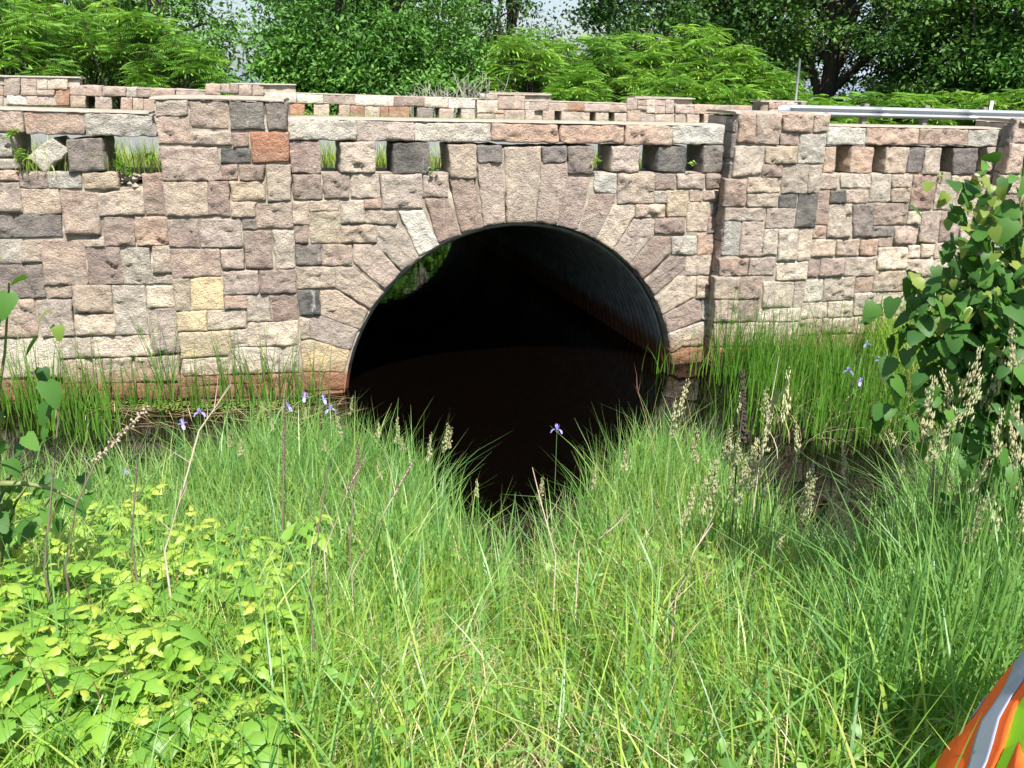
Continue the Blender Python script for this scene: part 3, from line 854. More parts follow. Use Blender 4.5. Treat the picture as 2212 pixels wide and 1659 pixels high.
# steel culvert pipe under the road
m_pipe, t, p = mat_new('galvanised_steel'); v = pos(t)
sx = t.nodes.new('ShaderNodeSeparateXYZ'); t.links.new(v, sx.inputs[0])
zz = math_n(t, 'ADD', sx.outputs[2], math_n(t, 'MULTIPLY', math_n(t, 'SUBTRACT', nz(t, 4, 4, v), .5), .35))
c = ramp(t, nz(t, 7, 6, v), [(.3, (.12, .125, .13)), (.7, (.27, .28, .295))])
c = mixc(t, ramp(t, zz, [(.20, 1), (.42, 0)]), c, (.13, .05, .022))
t.links.new(c, p.inputs['Base Color']); p.inputs['Roughness'].default_value = .55; p.inputs['Metallic'].default_value = .35
bump(t, p, nz(t, 60, 4, v), .3, .01)
fr = FR['C']; V = []; F = []; ns = 300; na = 56; L = 11.2
for i in range(ns+1):
    s_ = .14 + L*i/ns; r_ = 2.10+.022*math.sin(2*math.pi*s_/.152)
    for j in range(na+1):
        a = R(-22)+R(224)*j/na; V.append(fr(ARC_U+r_*math.cos(a), ARC_Z+r_*math.sin(a), -s_))
for i in range(ns):
    for j in range(na): F.append([i*(na+1)+j, i*(na+1)+j+1, (i+1)*(na+1)+j+1, (i+1)*(na+1)+j])
pipe = link('culvert_pipe', py_mesh('culvert_pipe', V, F, m_pipe, True), None, bridge)
md = pipe.modifiers.new('wall', 'SOLIDIFY'); md.thickness = .035; md.offset = 1
pipe['label'] = 'corrugated steel culvert pipe, rusty at the waterline'
# earth fill between the two faces so that no light leaks round the pipe
V = []; F = []
outl = [(-9, -.6), (-9, 2.2)] ; 
mb = MB()
def fill(us_):
    for a, b in zip(us_[:-1], us_[1:]):
        m_ = (a+b)/2; zb = max(-.6, ARC_Z+math.sqrt(max(0, 2.2**2-(m_-ARC_U)**2))+.03) if abs(m_-ARC_U) < 2.2 else -.6
        zt = 2.2-.016*m_
        if zt-zb < .05: zt = zb+.05
        def hn(u):
            A_ = FR['A']; return min(-.52, ((A_.P+A_.n*-.45-fr(u, 0, 0)).dot(A_.n))/fr.n.dot(A_.n))
        P8 = [fr(u, z, hn(u) if q_ == 0 else -11.0) for q_ in (0, 1) for (u, z) in ((a, zb), (b, zb), (b, zt), (a, zt))]
        mb.add(P8, [[0, 1, 2, 3], [7, 6, 5, 4], [0, 4, 5, 1], [1, 5, 6, 2], [2, 6, 7, 3], [3, 7, 4, 0]])
fill([-20, -12, -8, -5, -3.2]+list(np.linspace(-2.4, 2.6, 40))+[3, 5, 9, 20])
tag(mb.build('embankment', m_verge), 'earth embankment that carries the road', kind='structure')

# ------------------------------------------------------------------ far parapet
far = empty('stone_parapet', (0, 0, 0)); tag(far, 'long low parapet of pink and pale granite across the road', 'parapet')
frF = FR['F']
body = section('wall_base', 'F', nstep(-12, 8.0, .4), lambda u: 2.0, lambda u: 2.535-.014*u+.0, far, coredepth=.42, h0=-.02)
PIERS = [(-11.30, -9.45), (-6.48, -5.1), (-.72, .88), (3.02, 4.66), (6.6, 8.0)]
for a, b in PIERS:
    mb = MB(); core_strip(mb, frF, nstep(a+.03, b-.03, .2), lambda u: 2.2, lambda u: 3.15-.017*u*.8+(.0 if a < -9 else 0), -.03, .45); mb.build('pier_core', G_MO, far)
PTS = {}
for a, b in PIERS:
    tp = [q[1] for _, _, P_ in parse('F') for q in P_ if a-.05 <= q[0] <= b+.05]; z = max(tp)
    mb = MB(); slab(mb, frF, np.arange(a-.03, b+.04, .1), lambda u: z+.015, .03, -.5, .02, .01, .02)
    mb.build('pier_cap', G_CAP, far, True)

# ------------------------------------------------------------------ guard rail, sign, marker post
m_galv = simple('zinc', (.42, .44, .46), .5, .6, .12, 6)
rail = empty('guard_rail', (0, 0, 0)); tag(rail, 'silver two-ribbed guard rail starting beside the last far pier', 'guard rail')
def rail_pt(s_):    # s_ metres along
    p_ = frF(7.0+s_, 0, .55+.02*s_); return Vector((p_.x, p_.y, 2.42-.012*s_))
prof = [(-.155, 0), (-.13, .03), (-.105, .075), (-.06, .083), (-.04, .045), (0, 0), (.04, .045), (.06, .083), (.105, .075), (.13, .03), (.155, 0)]
for seg in range(5):
    V = []; F = []
    for i in range(9):
        s_ = seg*2.8+2.8*i/8+.003; c0 = rail_pt(s_)
        for z, h in prof:
            tz = z*.9; V.append(c0+Vector((0, 0, .41+tz))+frF.n*(h+.004*seg % 2*.5))
    k = len(prof)
    for i in range(8):
        for j in range(k-1): F.append([i*k+j, (i+1)*k+j, (i+1)*k+j+1, i*k+j+1])
    o = link('rail_beam', py_mesh('rail_beam', V, F, m_galv, True), None, rail)
    md = o.modifiers.new('t', 'SOLIDIFY'); md.thickness = .004
m_post = simple('weathered_wood', (.22, .19, .16), .9, 0, .3, 10)
for i in range(8):
    c0 = rail_pt(.5+1.9*i); mb = MB(); mb.box(c0+Vector((0, 0, .2))-frF.n*.10, .14, .16, .84, R(17)); mb.build('post', m_post, rail)
mb = MB()
V = [];
c0 = rail_pt(0)
mb.tube([c0+Vector((0, 0, .41))+frF.n*.05, c0+Vector((0, 0, .41))+frF.n*.05-frF.d*.12, c0+Vector((0, 0, .41))-frF.d*.2-frF.n*.02], [.15, .14, .1], 10)
mb.build('end_shoe', m_galv, rail, True)
sign = empty('road_sign', (0, 0, 0)); tag(sign, 'small grey sign plate seen from behind on a leaning steel post', 'road sign')
b0 = at(1718, 222, 24.2); b1 = at(1728, 128, 24.2)
mb = MB(); mb.tube([b0-Vector((0, 0, .9)), b0, b1], .035, 8); mb.build('post', m_galv, sign, True)
mb = MB(); ax = (b1-b0).normalized(); c0 = b1-ax*.22+Vector((.03, .06, 0))
mb.box((0, 0, 0), .20, .012, .34, R(62)); o = mb.build('plate', simple('sign_back', (.30, .31, .32), .5, .4, .1), sign); o.location = c0
mark = empty('marker_post', at(2141, 229, 25.5)); tag(mark, 'short white marker post behind the guard rail', 'post')
mb = MB(); mb.box((0, 0, -.3), .10, .04, .9); mb.build('post', simple('white_paint', (.75, .75, .73), .6, 0, .06), mark)
# ------------------------------------------------------------------ foliage tools
def rot_basis(az, pitch, roll):
    """columns: along, side, normal for arrays of angles"""
    ca, sa, cp, sp, c_, s_ = np.cos(az), np.sin(az), np.cos(pitch), np.sin(pitch), np.cos(roll), np.sin(roll)
    al = np.stack([ca*cp, sa*cp, sp], -1); sd0 = np.stack([-sa, ca, np.zeros_like(ca)], -1); nm0 = np.cross(al, sd0)
    sd = sd0*c_[:, None]+nm0*s_[:, None]; nm = np.cross(al, sd); return al, sd, nm
def scatter(proto, faces, P, az, pitch, roll, scale):
    """copies of one small shape merged into arrays; proto (k,3) in along/side/normal"""
    al, sd, nm = rot_basis(az, pitch, roll); s_ = scale[:, None, None]
    V = P[:, None, :] + s_*(proto[None, :, 0:1]*al[:, None]+proto[None, :, 1:2]*sd[:, None]+proto[None, :, 2:3]*nm[:, None])
    k = len(proto); F = faces[None]+(np.arange(len(P))*k)[:, None, None]
    return V.reshape(-1, 3), F.reshape(-1, faces.shape[1])
LEAF4 = (np.array([[0, 0, 0], [.45, .24, -.03], [1, 0, -.10], [.45, -.24, -.03]]), np.array([[0, 1, 2, 3]]))
def frond_proto(pairs=8):
    V = []; F = []
    for i in range(pairs):
        t = .16+.84*i/pairs; x = t; z = -.42*t*t; ll = .33*math.sin(math.pi*min(.97, .25+.62*t))+.05
        for sgn in (-1, 1):
            b = len(V); dx, dy, dz = .42*ll, sgn*ll, -.38*ll
            V += [(x, 0, z), (x+dx*.35+.045, dy*.45, z+dz*.35), (x+dx, dy, z+dz), (x+dx*.55-.045, dy*.5, z+dz*.45)]
            F.append([b, b+1, b+2, b+3])
    b = len(V); V += [(.97, 0, -.40), (1.1, .05, -.52), (1.28, 0, -.66), (1.08, -.05, -.52)]; F.append([b, b+1, b+2, b+3])
    return np.array(V), np.array(F)
FROND = frond_proto()
def bush(base, w_, h, n, label, mat, nleaf=90):
    root = empty('bush', base); tag(root, label, 'bush', 'bushes behind the far parapet'); cs = []; mb = MB()
    for i in range(n):
        a = random.uniform(0, 6.28); r_ = w_*math.sqrt(random.random()); z = h*random.uniform(.05, 1)*math.sqrt(max(.1, 1-(r_/w_)**2*.7)); cs.append((r_*math.cos(a), r_*math.sin(a)*.7, z))
    for q in random.sample(cs, min(8, n)): limb(mb, (0, 0, -.3), q, .03, .008, 5)
    mb.build('stem', M_BARK, root); link('crown', crown_mesh('crown', cs, [.45]*n, nleaf, .20, mat, .95), None, root)
M_BARK = simple('bark', (.055, .042, .034), .95, 0, .35, 14, .7, .02, 30)
M_TWIG = simple('grey_twig', (.36, .32, .28), .9, 0, .25, 14)
M_SUMAC = leaf_mat('sumac_leaf', [(0.070, 0.168, 0.025), (0.148, 0.316, 0.042), (0.267, 0.435, 0.070)], .3, .6, None, .22)
M_ASH = leaf_mat('ash_leaf', [(0.056, 0.149, 0.030), (0.114, 0.268, 0.050), (0.211, 0.382, 0.077)], .3, .6, None, .22)
M_OAK = leaf_mat('oak_leaf', [(0.033, 0.085, 0.021), (0.068, 0.159, 0.033), (0.131, 0.243, 0.048)], .28, .6, None, .22)
def crown_mesh(name, centres, rad, nleaf, size, mat, aspect=1.0, droop=-.35):
    n = len(centres); C_ = np.repeat(np.array(centres), nleaf, 0); rr = np.repeat(np.array(rad), nleaf)
    P = C_+rng.normal(0, 1, C_.shape)*rr[:, None]*np.array([.5, .5, .36])
    m = len(P); pr = LEAF4[0].copy(); pr[:, 1] *= aspect
    tint = np.clip(np.repeat(rng.normal(.45, .16, n), nleaf)+rng.normal(0, .18, m), 0, 1)
    V, F = scatter(pr, LEAF4[1], P, rng.uniform(0, 2*np.pi, m), rng.normal(droop, .45, m), rng.normal(0, .7, m), rng.uniform(.7, 1.25, m)*size)
    return np_mesh(name, V, F, mat, np.repeat(tint, 4))
def limb(mb, a, b, r0, r1, n=7, wob=.12, sag=0, k=6):
    a = Vector(a); b = Vector(b); L = (b-a).length; pts = []; rs = []
    o1 = Vector([random.uniform(-1, 1) for _ in range(3)])*wob*L; 
    for i in range(k+1):
        t = i/k; q = a.lerp(b, t)+o1*math.sin(math.pi*t)*.6+Vector((0, 0, sag*L*math.sin(math.pi*t)))
        q += Vector([random.uniform(-1, 1) for _ in range(3)])*wob*.12*L*(0 if i in (0, k) else 1); pts.append(q); rs.append(r0+(r1-r0)*t)
    mb.tube(pts, rs, n); return pts
def tree(name, label, base, height, spread, r0, mat, size, nclump, nleaf, low=.22, aspect=1, group=None, lean=0, limbs=9, csize=.72, trunk_frac=.55, fork=.3):
    root = empty(name, base); tag(root, label, 'tree', group)
    mb = MB(); top = Vector((lean, 0, height*trunk_frac))
    tp = limb(mb, (0, 0, -.3), top, r0, r0*.45, 9, .05)
    cs = []; rd = []
    for i in range(nclump):
        a = random.uniform(0, 2*math.pi); t = low+(1-low)*random.random()**1.5; prof = math.sin(math.pi*min(.95, (t-low)/(1-low)*.68+.28))
        r_ = spread*prof*math.sqrt(random.uniform(.12, 1)); cs.append((lean*t+r_*math.cos(a), r_*math.sin(a), height*t)); rd.append(csize*random.uniform(.7, 1.35))
    for i in range(limbs):
        j = random.randrange(2, 7); st = tp[min(j, 6)]; e = Vector(random.choice([c_ for c_ in cs if c_[2] > height*fork] or cs))
        lp = limb(mb, st, e, r0*.42, r0*.08, 6, .14, .06)
        for q in range(3):
            e2 = min((Vector(c_) for c_ in random.sample(cs, min(12, len(cs)))), key=lambda c_: (c_-lp[3+q]).length); limb(mb, lp[3+q], e2, r0*.14, r0*.03, 5, .12)
    mb.build('trunk', M_BARK, root, True)
    link('crown', crown_mesh('crown', cs, rd, nleaf, size, mat, aspect), None, root); return root
def sumac(base, w_, h, ntip, label, name='sumac_shrub', fl=.5, mat=None, group='sumac shrubs behind the far parapet', bare=.25):
    root = empty(name, base); tag(root, label, 'shrub', group); mb = MB(); P = []; az = []; pi_ = []; sc_ = []; tn = []
    for i in range(ntip):
        a = random.uniform(0, 2*math.pi); r_ = math.sqrt(random.random()); t = math.sqrt(max(0, 1-r_*r_*.85))
        tip = Vector((w_*r_*math.cos(a), w_*.75*r_*math.sin(a), h*(bare+(1-bare)*t*random.uniform(.45, 1.0))))
        st = Vector((tip.x*.25+random.uniform(-.1, .1), tip.y*.25, -.2)); limb(mb, st, tip, .022, .011, 5, .1, 0, 5)
        nf = random.randint(9, 13); tt = random.gauss(.5, .2)
        for k in range(nf):
            P.append(tip+Vector((0, 0, random.uniform(-.18, .05)))); az.append(2*math.pi*k/nf+random.uniform(-.3, .3)); pi_.append(random.uniform(-.15, .55)); sc_.append(fl*random.uniform(.7, 1.15)); tn.append(tt+random.gauss(0, .13)+.012*(k % 3))
    n = len(P); V, F = scatter(FROND[0], FROND[1], np.array(P), np.array(az), np.array(pi_), rng.normal(0, .25, n), np.array(sc_))
    mb.build('stem', M_BARK if mat is None else M_BARK, root)
    link('crown', np_mesh('crown', V, F, mat or M_SUMAC, np.repeat(np.clip(tn, 0, 1), len(FROND[0]))), None, root); return root
ORD = 'first second third fourth fifth sixth seventh eighth ninth tenth eleventh twelfth thirteenth fourteenth fifteenth sixteenth seventeenth eighteenth nineteenth twentieth twenty-first twenty-second twenty-third twenty-fourth twenty-fifth twenty-sixth'.split()
def ordinal_labels(group, fmt):
    os_ = sorted([o for o in COL.objects if o.get('group') == group], key=lambda o: o.location.x/o.location.y)
    for i, o in enumerate(os_): o['label'] = fmt % ORD[i]
def fpt(x, y, depth, dz=0):
    p_ = at(x, y, depth); return Vector((p_.x, p_.y, p_.z+dz))
def base_at(x, depth, z):
    p_ = at(x, 200, depth); return Vector((p_.x, p_.y, z))

# ------------------------------------------------------------------ trees behind the far parapet
def T(name, label, x, depth, z, *a, **k): return tree(name, label, base_at(x, depth, z), *a, **k)
G_ = 'trees between the road and the lake'
T('ash_tree', 'dark feathery tree behind the far pier at the left gap of sky', 365, 30, .6, 11, 2.5, .20, M_ASH, .21, 187, 101, .12, .8, G_)
T('ash_tree', 'tall leafy tree rising just right of the narrow gap of sky', 735, 28, 1.0, 11, 2.4, .2, M_ASH, .21, 212, 108, .10, .8, G_)
T('ash_tree', 'dense green tree in the middle of the far row of trees', 850, 29, 1.0, 11, 2.6, .2, M_ASH, .21, 212, 108, .10, .8, G_)
T('ash_tree', 'leaning dark tree with bare limbs left of the wide gap of sky', 1065, 32, .4, 12, 2.2, .24, M_OAK, .20, 137, 101, .2, .8, G_, lean=.8)
T('ash_tree', 'shaded tree far behind the sumac in the left corner', 150, 33, .3, 12, 4.0, .25, M_ASH, .21, 187, 101, .12, .8, G_)
T('oak_tree', 'spreading oak with dark forked limbs right of the wide gap of sky', 1500, 34, .2, 13, 5.0, .30, M_OAK, .20, 237, 101, .30, 1.2, G_, limbs=14, fork=.36)
T('oak_tree', 'big oak with a thick dark trunk standing behind the road sign', 1790, 33, .2, 13, 5.4, .42, M_OAK, .20, 212, 101, .36, 1.2, G_, limbs=15, fork=.36, trunk_frac=.45)
T('oak_tree', 'dark shady oak above the guard rail', 2080, 31, .4, 12, 4.2, .32, M_OAK, .20, 250, 108, .22, 1.2, G_, limbs=12)
T('oak_tree', 'oak at the right end of the far trees', 2420, 30, .4, 12, 4.6, .32, M_OAK, .20, 200, 108, .2, 1.2, G_)
T('ash_tree', 'pale leaved tree standing behind the right end of the guard rail', 2230, 28, 1.0, 9, 1.9, .16, M_ASH, .21, 112, 108, .12, .8, G_)
T('ash_tree', 'tree at the left end of the far row', -160, 31, .4, 12, 4.0, .25, M_ASH, .21, 187, 101, .12, .8, G_)
for x_, d_, nm_ in [(280, 36, 'second row ash above the left thicket'), (720, 36, 'second row ash left of the middle trees'), (770, 36, 'second row ash in the middle'), (960, 37, 'second row ash beside the leaning tree'), (1390, 39, 'second row oak at the wide gap of sky'), (1640, 39, 'second row oak between the two big oaks'), (1950, 38, 'second row oak behind the road'), (2210, 37, 'second row oak at the right end'), (30, 38, 'second row ash at the far left')]:
    T('ash_tree' if 'ash' in nm_ else 'oak_tree', nm_+', mostly hidden by nearer trees', x_, d_, -.5, 11 if x_ != 520 else 5.5, 3.3 if x_ != 520 else 1.5, .2, M_ASH if 'ash' in nm_ else M_OAK, .25, 150, 90, .15, .9, G_)
# sumac thickets
SL = ['pale green sumac with drooping fronds behind the far parapet, left thicket', 'pale green sumac of the long thicket behind the right half of the far parapet', 'low pale sumac behind the guard rail']
for x, d, w_, h, nt_ in [(20, 24, 1.7, 3.1, 42), (150, 26, 1.9, 3.7, 48), (290, 25.5, 1.7, 3.3, 44), (390, 24.5, 1.2, 2.3, 28), (-120, 24, 1.8, 3.2, 40), (455, 25.5, .8, 1.5, 14)]:
    sumac(base_at(x, d, 1.75), w_, h*1.22, int(nt_*1.6), SL[0], group='sumac thicket at the left')
for x, d, w_, h, nt_ in [(1130, 27, 1.1, 2.5, 28), (1215, 28.5, 1.1, 2.25, 26), (1310, 27, 1.3, 2.2, 34), (1400, 28, 1.3, 2.55, 36), (1500, 28, 1.4, 2.55, 38), (1590, 27.5, 1.2, 2.15, 32), (1660, 27, 1.0, 1.75, 26), (1715, 27, .8, 1.2, 18), (1240, 26, .9, 1.5, 20), (1440, 26, 1.1, 1.6, 24), (1560, 26, 1.1, 1.5, 24)]:
    sumac(base_at(x, d, 1.7), w_, h*1.42, int(nt_*1.8), SL[1], group='sumac thicket at the right')
for x, d, w_, h, nt_ in [(1800, 28, 1.2, 1.0, 22), (1890, 28.5, 1.2, 1.15, 24), (1985, 28, 1.2, 1.1, 24), (2080, 28.5, 1.3, 1.3, 26), (2180, 27.5, 1.3, 1.25, 26), (2290, 27, 1.4, 1.4, 26)]:
    sumac(base_at(x, d-1.2, 1.75), w_, h*1.35, int(nt_*1.7), SL[2], group='sumac behind the guard rail')
for x, d, h in [(590, 24.5, 1.1), (860, 24.6, 1.0), (880, 25, 1.0), (560, 25.5, .8)]:
    sumac(base_at(x, d, 1.85), .9, h, 13, 'short sumac at the foot of the tall middle trees', group='short sumac below the middle trees', fl=.42)
for x, d, w_, h, mt in [(60, 29, 2.2, 2.6, 0), (250, 29.5, 2.2, 2.5, 0), (400, 28, 1.5, 2.6, 0), (640, 26.5, 1.3, 2.8, 0), (700, 27, 1.6, 2.6, 0), (790, 27, 1.5, 2.7, 0), (880, 27.5, 1.5, 2.8, 0), (970, 28.5, 1.6, 2.6, 0), (1070, 29, 1.6, 2.5, 0), (1180, 30, 1.5, 1.9, 0), (1330, 30, 1.8, 2.3, 0), (1480, 30.5, 1.9, 2.8, 1), (1620, 30.5, 1.8, 2.4, 1), (1930, 30.5, 1.7, 1.5, 1), (2080, 30, 1.8, 2.8, 1), (2220, 29, 1.8, 2.6, 0), (2350, 29, 2, 2.8, 0)]:
    bush(base_at(x, d, 1.2), w_, h+.9, 62, 'dense green undergrowth bush below the far trees', M_OAK if mt else M_ASH)
for x, y, z_ in [(-4.2, 25.6, .2), (-5.6, 26.0, .2), (-6.6, 24.6, .5), (-2.9, 25.2, .6), (-4.9, 24.4, -.2)]:
    bush(Vector((x, y, z_)), 1.0, 2.0, 34, 'dense green undergrowth bush below the far trees', M_ASH)
# dead twiggy shrubs
def dead_shrub(base, w_, h, n, label):
    root = empty('dead_shrub', base); tag(root, label, 'shrub', 'bare shrubs'); mb = MB()
    for i in range(n):
        a = random.uniform(0, 6.28); r_ = w_*math.sqrt(random.random()); tip = Vector((r_*math.cos(a), r_*math.sin(a)*.6, h*random.uniform(.55, 1)))
        pts = limb(mb, (tip.x*.25, tip.y*.25, -.2), tip, .017, .006, 4, .16, 0, 5)
        for q in (2, 3, 4):
            limb(mb, pts[q], pts[q]+Vector((random.uniform(-.4, .4), random.uniform(-.3, .3), random.uniform(.15, .5))), .009, .004, 4, .15, 0, 3)
    mb.build('twigs', M_TWIG, root)
for x, d, w_, h in [(960, 23.2, .8, 1.5), (1030, 23.6, .9, 1.7), (900, 23.2, .6, 1.3)]: dead_shrub(base_at(x, d, 1.95), w_, h, 22, 'bare grey twiggy shrub above the middle of the far parapet')

# ------------------------------------------------------------------ grass
def blades(name, P, h, w_, lean, az, mat, segs=4, tint=None, twist=.9, parent=None, flat=False):
    n = len(P); t = np.linspace(0, 1, segs+1)[None]; h_ = h[:, None]; ln = lean[:, None]
    fwd = ln*t**1.9; up = t*np.sqrt(np.clip(1-(ln*t*.62)**2, .1, 1))-.22*np.clip(ln-.5, 0, 2)*t**3
    if flat: fwd = t+0*ln; up = 0*t*ln
    az2 = az+rng.normal(0, twist, n)
    c_ = np.stack([P[:, 0:1]+h_*fwd*np.cos(az)[:, None], P[:, 1:2]+h_*fwd*np.sin(az)[:, None], P[:, 2:3]+h_*up], -1)
    wd = (w_[:, None]*np.clip(np.minimum(.55+t*2.2, (1-t)**.75*1.25), .04, 1))[..., None]*.5
    sd = np.stack([-np.sin(az2), np.cos(az2), np.zeros(n)], -1)[:, None, :]
    V = np.stack([c_-sd*wd, c_+sd*wd], 2).reshape(-1, 3)
    k = 2*(segs+1); q = np.arange(segs)*2; f = np.stack([q, q+1, q+3, q+2], -1)
    F = (f[None]+(np.arange(n)*k)[:, None, None]).reshape(-1, 4)
    if tint is None: tint = np.clip(rng.normal(.5, .2, n), 0, 1)
    return link(name, np_mesh(name, V, F, mat, np.repeat(tint, k)), None, parent)
def vnoise(x, y, s_=1., sd=0):
    return .5+.5*(np.sin(x*2.3*s_+1.7*np.sin(y*1.9*s_+sd)+sd)*np.cos(y*2.1*s_+1.3*np.sin(x*1.7*s_-sd)))
def sample(n, y0, y1, xw=.72, x0=None, x1=None, far=1.0):
    y = y0+(y1-y0)*rng.random(n)**far; x = (rng.random(n)*2-1)*(xw*y+.45) if x0 is None else x0+(x1-x0)*rng.random(n)
    return x, y
M_GRASS = leaf_mat('meadow_grass', [(.07, .19, .055), (.16, .335, .085), (.27, .45, .125), (.43, .50, .17)], .45, .4)
M_GRASSY = leaf_mat('yellow_green_grass', [(.10, .23, .035), (.225, .40, .055), (.36, .50, .085), (.50, .52, .17)], .45, .4)
M_REED = leaf_mat('reed', [(0.065, 0.169, 0.023), (0.124, 0.280, 0.035), (0.208, 0.377, 0.053)], .38, .35)
M_STRAW = leaf_mat('straw', [(.30, .21, .11), (.48, .38, .22), (.60, .52, .34)], .15, .8)
M_WEED = leaf_mat('weed_leaf', [(.07, .18, .03), (.15, .31, .045), (.24, .41, .06)], .38, .45)
MEADOW = 'grass'
def bare(x, y): return np.clip(1-.8*np.exp(-(((x-.12)/.25)**2+((y-2.12)/.2)**2))-.7*np.exp(-(((x+.33)/.14)**2+((y-3.05)/.2)**2))-.45*np.exp(-(((x-.95)/.3)**2+((y-4.0)/.4)**2)), 0, 1)
# fine tall meadow grass on the bank below the bridge
x, y = sample(80000, 3.2, 8.0, far=.75); x += .03*np.sin(y*40+x*31); z = ground_h(x, y)
k = (z > .03) & (y < 8.2) & (rng.random(len(x)) < bare(x, y)) & (rng.random(len(x)) < .25+1.1*vnoise(x, y, 4.3, 1)*vnoise(x, y, 9.1, 5)+.35*vnoise(x, y, 2.2, 6)) & ~((x < -2.9) & (y > 5.2) & (vnoise(x, y, 1.3) < .55)); x, y, z = x[k], y[k], z[k]
n = len(x); hh = (.30+.24*smoothstep(4.3, 6.0, y)+.10*vnoise(x, y, .8)-.10*smoothstep(.7, 1.2, x)*smoothstep(5.5, 6.5, y))*rng.uniform(.4, 1.35, n)
hh *= .72+.55*vnoise(x, y, 3.6, 2)
hh *= 1-.45*np.exp(-((x-.3)/.8)**2)*(1-smoothstep(4.2, 5.6, y))
ti = np.clip(.30+.35*vnoise(x, y, .55, 2)*(1-smoothstep(4, 6, y))+.28*np.exp(-((x-1.15)/.45)**2)*(1-smoothstep(5.2, 6.2, y))+rng.normal(.05, .26, n), 0, 1)
tag(blades(MEADOW, np.stack([x, y, z-.02], -1), hh, rng.uniform(.0045, .0125, n)*(1+.7*(rng.random(n) < .3)), np.abs(rng.normal(.36, .28, n)), rng.uniform(0, 6.28, n), M_GRASS, 4, ti), 'tall blue green meadow grass along the stream bank', kind='stuff')
# yellower mixed grass close to the viewer
x, y = sample(52000, 1.25, 4.4, far=.8); z = ground_h(x, y); n0 = len(x)
k = (rng.random(n0) < bare(x, y)); x, y, z = x[k], y[k], z[k]; n = len(x)
hh = (.16+.20*vnoise(x, y, 1.1, 4)+.10*smoothstep(.2, 1.5, np.abs(x-.2)))*rng.uniform(.55, 1.3, n)
tag(blades(MEADOW, np.stack([x, y, z-.02], -1), hh, rng.uniform(.0028, .0085, n), np.abs(rng.normal(.55, .33, n)), rng.uniform(0, 6.28, n), M_GRASSY, 4, np.clip(.42+.25*(vnoise(x, y, .9, 1)-.5)+rng.normal(0, .2, n), 0, 1)), 'fine yellow green grass close to the viewer', kind='stuff')
# sword shaped iris leaves in fans
P2 = []; 
for i in range(110):
    if i < 60: cx, cy = random.uniform(-2.3, -.25), random.uniform(5.6, 7.1)
    elif i < 85: cx, cy = random.uniform(.5, 2.0), random.uniform(5.6, 7.3)
    else: cx, cy = random.uniform(-1.5, 1.8), random.uniform(4.2, 5.6)
    if float(ground_h(cx, cy)) < .0: continue
    for q in range(random.randint(6, 13)): P2.append((cx+random.gauss(0, .05), cy+random.gauss(0, .05), float(ground_h(cx, cy))-.02))
P2 = np.array(P2); n = len(P2)
tag(blades('iris_foliage', P2, rng.uniform(.4, .72, n), rng.uniform(.014, .024, n), np.abs(rng.normal(.22, .16, n)), rng.uniform(0, 6.28, n), M_GRASS, 5, np.clip(rng.normal(.38, .15, n), 0, 1), .5), 'upright sword shaped iris leaves in fans along the bank', kind='stuff')
# thin upright flowering stems above the leaves
x, y = sample(2600, 2.6, 7.0, far=.75); z = ground_h(x, y); k = z > .05; x, y, z = x[k], y[k], z[k]; n = len(x)
tag(blades(MEADOW, np.stack([x, y, z-.02], -1), rng.uniform(.5, .85, n)*(.75+.35*smoothstep(3, 6, y)), rng.uniform(.003, .0055, n), np.abs(rng.normal(.2, .15, n)), rng.uniform(0, 6.28, n), M_GRASSY, 5, np.clip(rng.normal(.7, .25, n), 0, 1)), 'thin pale upright stems above the meadow grass', kind='stuff')
# the same meadow going on to both sides of the view
x = rng.uniform(-7, 7, 42000); y = rng.uniform(-.6, 8.2, 42000); k = (np.abs(x) > .70*y.clip(0)+.55) & (y < 9.0+x*.15); x, y = x[k], y[k]; z = ground_h(x, y); k = z > .02; x, y, z = x[k], y[k], z[k]; n = len(x)
tag(blades(MEADOW, np.stack([x, y, z-.02], -1), rng.uniform(.25, .55, n), rng.uniform(.008, .016, n), np.abs(rng.normal(.4, .28, n)), rng.uniform(0, 6.28, n), M_GRASS, 3, np.clip(rng.normal(.4, .22, n), 0, 1)), 'meadow grass spreading to both sides of the bank', kind='stuff')
# broad arching blades
x, y = sample(4200, 1.5, 6.4, far=.8); z = ground_h(x, y); k = z > .05; x, y, z = x[k], y[k], z[k]; n = len(x)
tag(blades(MEADOW, np.stack([x, y, z-.02], -1), rng.uniform(.3, .75, n), rng.uniform(.007, .015, n), np.abs(rng.normal(.55, .3, n)), rng.uniform(0, 6.28, n), M_GRASS, 6, np.clip(rng.normal(.35, .2, n), 0, 1), .4), 'broad arching blades standing out of the meadow grass', kind='stuff')
x, y = sample(2300, 1.4, 3.6, far=.8); k = rng.random(len(x)) < bare(x, y)**2; x, y = x[k], y[k]; z = ground_h(x, y); n = len(x)
tag(blades(MEADOW, np.stack([x, y, z-.02], -1), rng.uniform(.25, .62, n), rng.uniform(.009, .017, n), np.abs(rng.normal(.5, .35, n)), rng.uniform(0, 6.28, n), M_GRASSY, 6, np.clip(rng.normal(.35, .25, n), 0, 1), .6), 'wide flat grass blades close to the viewer', kind='stuff')
# tall dense grass at the right edge
x, y = sample(12500, 2.2, 5.6, x0=.75, x1=3.9); k = (x > .40*y) ; x, y = x[k], y[k]; z = ground_h(x, y); k = z > .03; x, y, z = x[k], y[k], z[k]; n = len(x)
tag(blades(MEADOW, np.stack([x, y, z-.02], -1), (.40+.50*smoothstep(.42, .60, x/y))*rng.uniform(.4, 1.3, n), rng.uniform(.006, .019, n), np.abs(rng.normal(.36, .28, n)), rng.uniform(0, 6.28, n), M_GRASS, 5, np.clip(rng.normal(.36, .17, n), 0, 1)), 'tall coarse grass at the right edge of the bank', kind='stuff')
